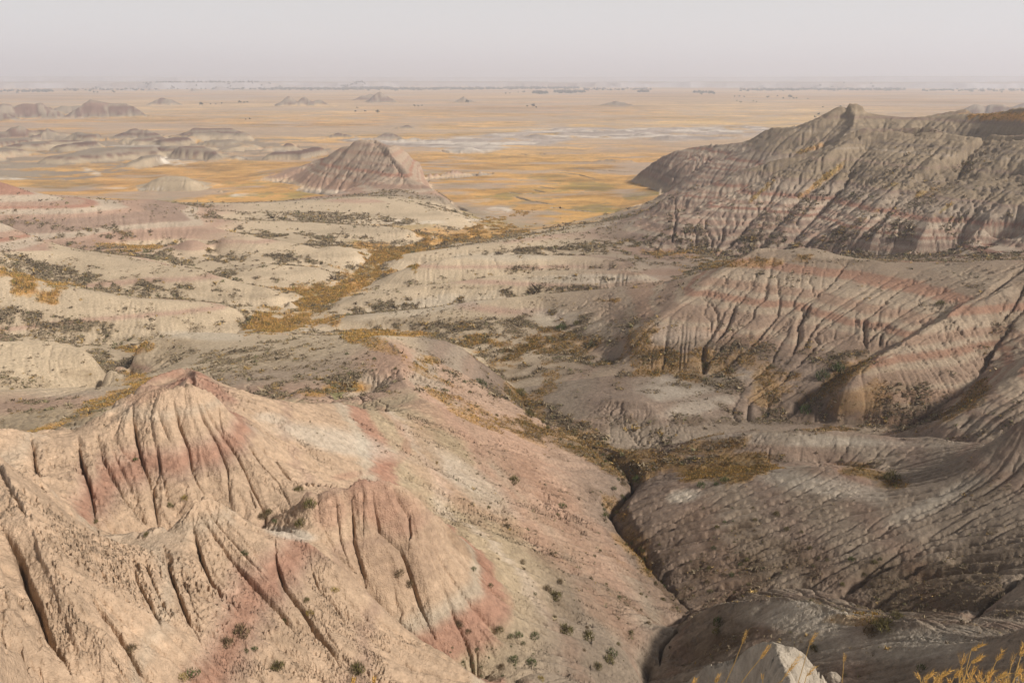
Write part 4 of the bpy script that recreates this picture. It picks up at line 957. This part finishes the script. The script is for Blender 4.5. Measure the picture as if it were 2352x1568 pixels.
# uncounted look-alikes in five stretches of slope
AREAS = [
 (60, 'small olive shrub dotted over the long slope between the red dome and the canyon', 'shrubs on the long slope', [(980,1120),(1130,1050),(1420,1200),(1540,1400),(1480,1540),(1330,1500),(1150,1300)], (3, 15)),
 (60, 'dark scrubby shrub on the shaded slope right of the canyon', 'shrubs on the shaded slope', [(1500,1200),(1700,1150),(2000,1250),(2150,1380),(1850,1350),(1600,1370),(1500,1290)], (4, 15)),
 (40, 'small shrub scattered over the grassy flank of the centre ridge', 'shrubs on the centre ridge', [(640,840),(860,790),(1050,850),(1180,960),(1300,1020),(1050,930),(900,900),(700,900)], (4, 13)),
 (36, 'shrub strung along the bottom of the narrow canyon', 'shrubs along the canyon bottom', [(1180,880),(1230,950),(1390,1040),(1450,1110),(1420,1190),(1500,1290),(1590,1400),(1560,1410),(1450,1280),(1370,1170),(1410,1100),(1260,990)], (9, 20)),
 (24, 'tiny green plant rooted in the grey clay under the lower red band', 'plants under the red band', [(1060,1470),(1230,1480),(1330,1540),(1100,1560),(1000,1500)], (4, 9)),
]
rg = random.Random(4)
for cnt, lb, grp, pol, (s0, s1) in AREAS:
    xs_ = [p[0] for p in pol]; ys_ = [p[1] for p in pol]; n = 0; t = 0
    while n < cnt and t < 4000:
        t += 1; x = rg.uniform(min(xs_), max(xs_)); y = rg.uniform(min(ys_), max(ys_))
        if not poly_mask(np.array([x]), np.array([y]), pol)[0]: continue
        kd = rg.choice(['olive', 'olive', 'brown', 'green'] if 'green plant' not in lb else ['green'])
        if put_shrub(x, y, s0 + (s1 - s0) * rg.random() ** 1.8, kd, lb, grp, t): n += 1
# ---- trees far out on the prairie: trunk and crown
def crown_part(seed):
    g = np.random.default_rng(seed); P = []
    for k in range(6): P.append((g.normal(0, .22), g.normal(0, .22), .38 + .12 * k * .6))
    P = np.array(P); V, c = tufts(P, np.full(6, .62) * (1 - .06 * np.arange(6)), np.full(6, .5), np.tile([[.045, .06, .035]], (6, 1)), 60, .4, .4)
    ce = V.mean(1, keepdims=True); V = ce + (V - ce) * .5; return tri_mesh('crown', V, c, M_LEAF, link=False)
def trunk_part():
    V = []; 
    for (x0, z0, x1, z1, ra, rb_) in ((0, 0, .02, .45, .045, .03), (.02, .4, .2, .7, .03, .012), (.02, .4, -.16, .72, .03, .012)):
        for k in range(6):
            a, b = k * math.pi / 3, (k + 1) * math.pi / 3
            p = [(x0 + ra * math.cos(a), ra * math.sin(a), z0), (x0 + ra * math.cos(b), ra * math.sin(b), z0), (x1 + rb_ * math.cos(b), rb_ * math.sin(b), z1), (x1 + rb_ * math.cos(a), rb_ * math.sin(a), z1)]
            V += [[p[0], p[1], p[2]], [p[0], p[2], p[3]]]
    V = np.array(V); return tri_mesh('trunk', V, np.tile([[.14, .11, .09]], (len(V), 1)), M_LEAF, link=False)
CRN = [crown_part(60 + k) for k in range(4)]; TRK = trunk_part()
TREES = [
 (868,261,8,'dark tree nearest of the small group below the sharp far butte'),(839,258,4,'middle small tree of the group below the sharp far butte'),(815,259,5,'leftmost tree of the group below the sharp far butte'),(821,250,4,'small tree furthest out in the group below the sharp far butte'),
 (952,246,5,'left tree of three in a row right of the sharp far butte'),(961,246,4,'middle tree of three in a row right of the sharp far butte'),(970,245,4,'right tree of three in a row right of the sharp far butte'),
 (1075,239,9,'lone large dark tree in front of the small grey butte'),(1211,246,4,'smallest left tree of the clump on the open prairie'),(1224,247,8,'largest tree of the clump on the open prairie'),(1232,249,4,'low right tree of the clump on the open prairie'),
 (465,244,8,'tree standing alone right of the leftmost buttes'),(484,241,3,'left one of the tiny trees between the lone tree and the pair'),(496,241,3,'middle one of the tiny trees between the lone tree and the pair'),(509,240,4,'right one of the tiny trees between the lone tree and the pair'),
 (553,238,6,'leftmost and tallest tree of three left of the double butte'),(561,238,4,'middle tree of three left of the double butte'),(568,237,4,'right tree of three left of the double butte'),(564,276,3,'tiny bush tree on the near prairie, left of two'),(574,275,4,'tiny bush tree on the near prairie, right of two'),
 (1611,219,5,'tree left of the biggest clump tree on the right prairie'),(1630,218,7,'biggest tree on the far right prairie'),(1687,224,4,'left tree of the row of three on the right prairie'),(1697,224,4,'middle tree of the row of three on the right prairie'),(1709,225,4,'right tree of the row of three on the right prairie'),
 (1701,237,4,'tree standing closer below the row of three on the right prairie'),(1693,233,3,'tiny tree between the row of three and the closer tree'),(1730,234,3,'left one of two tiny trees on the right prairie'),(1737,236,3,'right one of two tiny trees on the right prairie'),
 (1763,226,5,'round tree alone between two groups on the right prairie'),(1784,223,4,'distant tree behind the groups on the right prairie'),(1798,228,4,'tree just left of the tall tree with two companions'),(1814,227,8,'tall tree with two companions on the right prairie'),(1823,228,4,'first companion of the tall tree on the right prairie'),(1830,228,4,'second companion of the tall tree on the right prairie'),(1854,229,3,'small tree right of the tall tree and its companions'),
 (1890,248,3,'small tree left above the peak of the right wall'),(1930,247,4,'tree just left behind the peak of the right wall'),(1881,266,6,'dark tree left of the peak, close to its shoulder'),(1872,272,5,'lower dark tree left of the peak, close to its shoulder'),
 (1162,217,4,'leftmost tree of the loose line on the far prairie'),(1171,216,3,'second tree from the left of the loose line on the far prairie'),(1190,214,3,'third tree from the left of the loose line on the far prairie'),(1202,214,5,'rightmost tree of the loose line on the far prairie'),
 (262,215,6,'lone tree on the plain above the left buttes'),(217,215,5,'left clump tree on the plain above the left buttes'),(226,215,4,'right clump tree on the plain above the left buttes'),(395,206,4,'faint tree far off between left and centre buttes'),(1064,208,4,'faint tree straight above the small grey butte'),
]
tree0 = None
for n, (x, y, hpx, lb) in enumerate(TREES):
    gq = ground_point(x, y, 600)
    if gq is None: continue
    X, Y, zz, r = gq; hgt = hpx * 5.47e-4 * r
    e = D.objects.new('prairie_tree', None); COL.objects.link(e); e.location = (X, Y, zz - .1); e.scale = (hgt * random.uniform(1., 1.25), hgt, hgt); e.rotation_euler = (0, 0, random.uniform(0, 6.28))
    e.empty_display_size = .1
    e['label'] = lb; e['category'] = 'tree'
    for nm, me in (('trunk', TRK), ('crown', CRN[n % 4])):
        c = D.objects.new(nm, me); COL.objects.link(c); c.parent = e
# ---- belts of trees along the far river
BELT = [(600,1010,205,420),(780,900,202,160),(0,130,210,60),(140,330,207,60),(1000,1180,204,200),(1160,1330,203,260),(1224,1256,214,40),(1272,1344,212,80),(1467,1490,211,30),(1340,1500,206,60),(1835,2080,206,200),(2120,2352,208,70),(1590,1640,213,30),(1700,1835,207,100),(330,600,204,120)]
g = np.random.default_rng(77); PB = []
for x0, x1, y, n in BELT:
    for k in range(n):
        x = g.uniform(x0, x1); yy = y + g.normal(0, 1.1)
        a, d = ray(x, yy); r = CAMZ / float(d) if d > 0 else 6000
        r = min(r, 6200); X = math.sin(a) * r; Y = math.cos(a) * r
        PB.append((X, Y, zat(X, Y) - .5))
PB = np.array(PB); sb_ = g.uniform(9, 17, len(PB))
V, cc = tufts(PB, sb_, sb_ * .9, np.tile([[.05, .065, .045]], (len(PB), 1)), 22, .5, .6)
wood = tri_mesh('woodland', V, cc, M_LEAF); wood['kind'] = 'stuff'
# ------------------------------------------------------------------ dry grass stalks at the lookout's edge
def tube(pts, r0, r1, n=5):
    V = []; pts = [np.array(p) for p in pts]
    rings = []
    for k, p in enumerate(pts):
        d = pts[min(k + 1, len(pts) - 1)] - pts[max(k - 1, 0)]; d /= np.linalg.norm(d)
        a = np.cross(d, [0.3, 1, .2]); a /= np.linalg.norm(a); b = np.cross(d, a); r = r0 + (r1 - r0) * k / (len(pts) - 1)
        rings.append([p + r * (math.cos(q * 2 * math.pi / n) * a + math.sin(q * 2 * math.pi / n) * b) for q in range(n)])
    for A_, B_ in zip(rings[:-1], rings[1:]):
        for q in range(n):
            V += [[A_[q], A_[(q + 1) % n], B_[(q + 1) % n]], [A_[q], B_[(q + 1) % n], B_[q]]]
    return V
def at_ray(x, y, r):
    a, d = ray(x, y); return np.array([math.sin(a) * r, math.cos(a) * r, CAMZ - float(d) * r])
STK = [ # tip, neck, where it leaves the picture, distance, thickness of the ear
 ((1716,1446),(1704,1478),(1666,1568),2.75,.6,'slim upright dry grass stalk left of the pale crag top'),
 ((1767,1482),(1746,1512),(1702,1568),2.6,1.1,'leaning dry grass stalk with a thick ear before the pale crag'),
 ((1875,1453),(1859,1480),(1833,1568),2.8,.8,'tallest dry grass stalk crossing the right side of the pale crag'),
 ((1838,1505),(1802,1553),(1786,1568),2.5,.9,'low slanting dry grass ear in front of the pale crag'),
 ((1941,1501),(1938,1520),(1934,1568),2.9,.5,'thin straight dry grass stalk right of the pale crag'),
 ((1652,1548),(1642,1568),(1634,1590),2.4,.9,'short dry grass ear left of the pale crag at the bottom edge'),
 ((1598,1556),(1588,1576),(1580,1600),2.4,1.0,'leftmost dry grass ear of those by the pale crag'),
 ((1751,1548),(1752,1562),(1753,1590),2.5,.5,'short thin dry stalk in the middle before the pale crag'),
 ((1872,1530),(1852,1552),(1840,1580),2.4,.8,'faint low ear right before the pale crag'),
 ((2258,1478),(2230,1494),(2214,1568),2.6,1.2,'tallest bent ear of the grass clump in the lower right corner'),
 ((2257,1505),(2230,1522),(2205,1568),2.55,1.3,'second bent ear directly under the tallest one in the right clump'),
 ((2186,1538),(2150,1556),(2135,1580),2.45,1.3,'wide nodding ear in the left part of the right grass clump'),
 ((2146,1543),(2120,1560),(2108,1590),2.5,1.1,'nodding ear second from the left in the right grass clump'),
 ((2105,1546),(2114,1562),(2122,1590),2.4,.8,'leftmost ear of the right grass clump, leaning left'),
 ((2218,1502),(2210,1526),(2204,1568),2.7,.7,'slim upright ear just left of the tallest bent ear'),
 ((2203,1500),(2208,1530),(2214,1568),2.7,.3,'hair thin bare stalk left of the tallest bent ear'),
 ((2304,1493),(2288,1518),(2262,1568),2.6,.9,'upright ear between the bent ears and the right edge'),
 ((2352,1478),(2344,1508),(2328,1568),2.5,1.0,'ear touching the right edge of the picture'),
 ((2282,1538),(2262,1556),(2248,1580),2.45,1.1,'low fat ear in the middle of the right grass clump'),
 ((2314,1545),(2290,1556),(2272,1580),2.4,1.2,'low fat ear in the right part of the grass clump'),
 ((2208,1536),(2190,1556),(2178,1580),2.5,1.0,'low ear under the slim upright one in the right clump'),
 ((2240,1530),(2232,1552),(2226,1580),2.6,.8,'short ear under the bent ears in the right clump'),
 ((2346,1536),(2330,1556),(2316,1585),2.45,1.0,'low ear close to the lower right corner'),
 ((2330,1500),(2322,1530),(2308,1568),2.75,.4,'thin bare stalk near the right edge'),
 ((813,1556),(809,1572),(806,1600),2.4,1.2,'left one of two yellow grass tips at the bottom edge left of centre'),
 ((860,1555),(857,1570),(855,1600),2.4,1.2,'right one of two yellow grass tips at the bottom edge left of centre'),
]
rgs = random.Random(21)
for k in range(22):
    x = rgs.uniform(2110, 2350); y = 1568 - rgs.random() ** 1.3 * (14 + (x - 2110) * .14); dx = rgs.uniform(-16, 10); L_ = rgs.uniform(14, 24)
    STK.append(((x, y), (x - dx * .6, y + L_), (x - dx - rgs.uniform(-6, 6), y + L_ + 36), rgs.uniform(2.35, 2.8), rgs.uniform(.5, 1.1), 'low dry stalk in the tangle of grass along the bottom right edge'))
for n, (tip, neck, bot, r, th, lb) in enumerate(STK):
    T, N_, B_ = at_ray(*tip, r), at_ray(*neck, r), at_ray(*bot, r)
    X, Y = B_[0], B_[1]; dn_ = B_ - N_; dn_ = dn_ / np.linalg.norm(dn_)
    gz = zat(X, Y); base_ = np.array([X + dn_[0] * .1, Y + dn_[1] * .1, gz - .02])
    root = D.objects.new('grass_stalk', None); COL.objects.link(root); root.location = base_; root.empty_display_size = .05
    root['label'] = lb; root['category'] = 'grass stalk'
    if 'tangle' in lb: root['group'] = 'dry stalks in the bottom right tangle'
    g = np.random.default_rng(500 + n)
    mid = (N_ + B_) / 2 + g.normal(0, .002, 3)
    V = np.array(tube([base_, B_, mid, N_, (N_ + T) / 2], .0017, .0009)) - base_
    st = tri_mesh('stem', V, np.tile([[.48, .30, .10]], (len(V), 1)), M_GRASS); st.parent = root
    ax = T - N_; ln = max(np.linalg.norm(ax), .02); u = ax / ln
    V = []
    nsp = int(9 + ln / .0035)
    for k in range(nsp):
        t = k / nsp; sd = (1 if k % 2 else -1); ph = g.normal(0, .5) + (0 if k % 2 else math.pi)
        a = np.cross(u, [.2, .9, .3]); a /= np.linalg.norm(a); b = np.cross(u, a)
        o_ = math.cos(ph) * a + math.sin(ph) * b
        c0 = N_ + ax * t; wd = .0042 * th * (1 - .55 * abs(2 * t - .9))
        d_ = (u * .8 + o_ * .55); d_ /= np.linalg.norm(d_); e = c0 + d_ * .013 * (.6 + .4 * th)
        s1 = np.cross(d_, a + .3 * b); s1 /= np.linalg.norm(s1); s2 = np.cross(d_, s1)
        m_ = c0 + d_ * .006
        q = [m_ + s1 * wd * .55, m_ + s2 * wd * .55, m_ - s1 * wd * .55, m_ - s2 * wd * .55]
        for z_ in range(4): V += [[c0, q[z_], q[(z_ + 1) % 4]], [e, q[(z_ + 1) % 4], q[z_]]]
        V.append([e - s1 * .0004, e + s1 * .0004, e + (d_ * .6 + u * .5) * .011])
    V = np.array(V) - base_
    hd = tri_mesh('seed_head', V, np.clip(np.tile([[.62, .38, .12]], (len(V), 1)) * (1 + .18 * g.normal(0, 1, (len(V), 1))), .02, .9), M_GRASS); hd.parent = root
    for k in range(2 if 2090 < tip[0] else 1):                     # long dry leaves
        a0 = base_ + g.normal(0, .012, 3) * [1, 1, 0]; up_ = np.array([g.normal(0, .05), g.normal(0, .03), .0])
        hh = (N_[2] - base_[2]) * g.uniform(.5, .9); pts = [a0, a0 + [0, 0, hh * .5] + up_ * .4, a0 + [0, 0, hh * .9] + up_ * 1.2, a0 + [0, 0, hh] + up_ * 2]
        W_ = np.array([.0022, 0, 0]); V = []
        for q, (p0, p1) in enumerate(zip(pts[:-1], pts[1:])):
            w0, w1 = W_ * (1 - q / 3), W_ * (1 - (q + 1) / 3.01)
            V += [[p0 - w0, p0 + w0, p1 + w1], [p0 - w0, p1 + w1, p1 - w1]]
        V = np.array(V) - base_
        lf = tri_mesh('leaf', V, np.tile([[.50, .33, .12]], (len(V), 1)), M_GRASS); lf.parent = root
# ---- lump of clay beside the pale crag
import bmesh
bm = bmesh.new(); bmesh.ops.create_icosphere(bm, subdivisions=5, radius=1)
vv = np.array([v.co[:] for v in bm.verts]); nz = fbm(vv[:, 0] * 1.7 + vv[:, 2], vv[:, 1] * 1.7 - vv[:, 2] * .7, 401, 4) * .35 + fbm(vv[:, 0] * 6 + vv[:, 2] * 3, vv[:, 1] * 6 + vv[:, 2] * 2, 402, 3, ridged=True) * .07
for v, q in zip(bm.verts, nz): v.co = v.co * (1 + float(q)); v.co.z *= .8; v.normal_update()
gq = ground_point(1916, 1562)
me = D.meshes.new('clay_boulder'); bm.to_mesh(me); bm.free()
at = me.color_attributes.new('ground_colour', 'FLOAT_COLOR', 'POINT'); at.data.foreach_set('color', np.tile(np.array([.40, .34, .27, 1], np.float32), len(me.vertices)))
me.materials.append(D.materials['badlands_clay'])
for p in me.polygons: p.use_smooth = True
ro = D.objects.new('clay_boulder', me); COL.objects.link(ro)
wr = 14 * 5.47e-4 * math.hypot(gq[3], CAMZ - gq[2]); ro.location = (gq[0], gq[1], gq[2] + wr * .25); ro.scale = (wr, wr, wr)
ro['label'] = 'small crumbly clay lump at the right foot of the pale crag'; ro['category'] = 'boulder'
# ------------------------------------------------------------------ air, light, camera
bx = D.meshes.new('haze')
E = 62000.
vs = [(-E, -3000, -6), (E, -3000, -6), (E, E, -6), (-E, E, -6), (-E, -3000, 330), (E, -3000, 330), (E, E, 330), (-E, E, 330)]
bx.from_pydata(vs, [], [(3, 2, 1, 0), (4, 5, 6, 7), (0, 1, 5, 4), (1, 2, 6, 5), (2, 3, 7, 6), (3, 0, 4, 7)])
haze = D.objects.new('haze', bx); COL.objects.link(haze); haze['kind'] = 'stuff'
hm_ = D.materials.new('smoky_air'); hm_.use_nodes = True; nt = hm_.node_tree; nt.nodes.remove(nt.nodes['Principled BSDF'])
pv = nt.nodes.new('ShaderNodeVolumePrincipled'); pv.inputs['Color'].default_value = (.84, .88, 1.0, 1); pv.inputs['Density'].default_value = HAZE; pv.inputs['Anisotropy'].default_value = .1
nt.links.new(pv.outputs[0], nt.nodes['Material Output'].inputs['Volume'])
bx.materials.append(hm_)
SUN_AZ = math.radians(112); SUN_EL = math.radians(38)
w = D.worlds.new('World'); bpy.context.scene.world = w; w.use_nodes = True; nt = w.node_tree
bg = nt.nodes['Background']; bg.inputs['Strength'].default_value = .12
sky = nt.nodes.new('ShaderNodeTexSky'); sky.sky_type = 'NISHITA'; sky.sun_disc = False; sky.sun_elevation = SUN_EL; sky.sun_rotation = SUN_AZ
sky.dust_density = 6.; sky.air_density = 1.5; sky.altitude = 900
tc = nt.nodes.new('ShaderNodeTexCoord'); sx = nt.nodes.new('ShaderNodeSeparateXYZ'); nt.links.new(tc.outputs['Generated'], sx.inputs[0])
rp_ = nt.nodes.new('ShaderNodeValToRGB'); nt.links.new(sx.outputs[2], rp_.inputs[0])
e = rp_.color_ramp.elements; e[0].position = 0; e[0].color = (SKYC[0], SKYC[1], SKYC[2], 1); e[1].position = 1; e[1].color = (.20, .19, .18, 1)
for p_, k_ in ((.11, (SKYT[0], SKYT[1], SKYT[2], 1)), (.35, (.36, .345, .33, 1))): q_ = rp_.color_ramp.elements.new(p_); q_.color = k_
vs_ = nt.nodes.new('ShaderNodeVectorMath'); vs_.operation = 'SCALE'; vs_.inputs['Scale'].default_value = 1 / .12; nt.links.new(rp_.outputs[0], vs_.inputs[0])
mx = nt.nodes.new('ShaderNodeMix'); mx.data_type = 'RGBA'; mx.inputs['Factor'].default_value = .92
nt.links.new(vs_.outputs[0], mx.inputs['B'])
nt.links.new(sky.outputs[0], mx.inputs['A']); nt.links.new(mx.outputs['Result'], bg.inputs['Color'])
sl = D.lights.new('sun', 'SUN'); sl.energy = SUNE; sl.angle = math.radians(SUNA); sl.color = (1, .92, .82)
so = D.objects.new('sun', sl); COL.objects.link(so)
from mathutils import Vector
so.rotation_euler = Vector((math.sin(SUN_AZ) * math.cos(SUN_EL), math.cos(SUN_AZ) * math.cos(SUN_EL), math.sin(SUN_EL))).to_track_quat('Z', 'Y').to_euler()
cam = D.cameras.new('camera'); co = D.objects.new('camera', cam); COL.objects.link(co)
cam.sensor_width = 36; cam.lens = 18 / TX; co.location = (0, 0, CAMZ); co.rotation_euler = (math.pi / 2 - PITCH, 0, 0); cam.clip_start = .05; cam.clip_end = 200000
sc = bpy.context.scene; sc.camera = co
sc.view_settings.view_transform = 'Standard'; sc.view_settings.look = 'None'; sc.view_settings.gamma = 1; sc.view_settings.exposure = EXPO
sc.cycles.use_denoising = True; sc.cycles.denoising_prefilter = 'ACCURATE'
sc.cycles.volume_bounces = 2
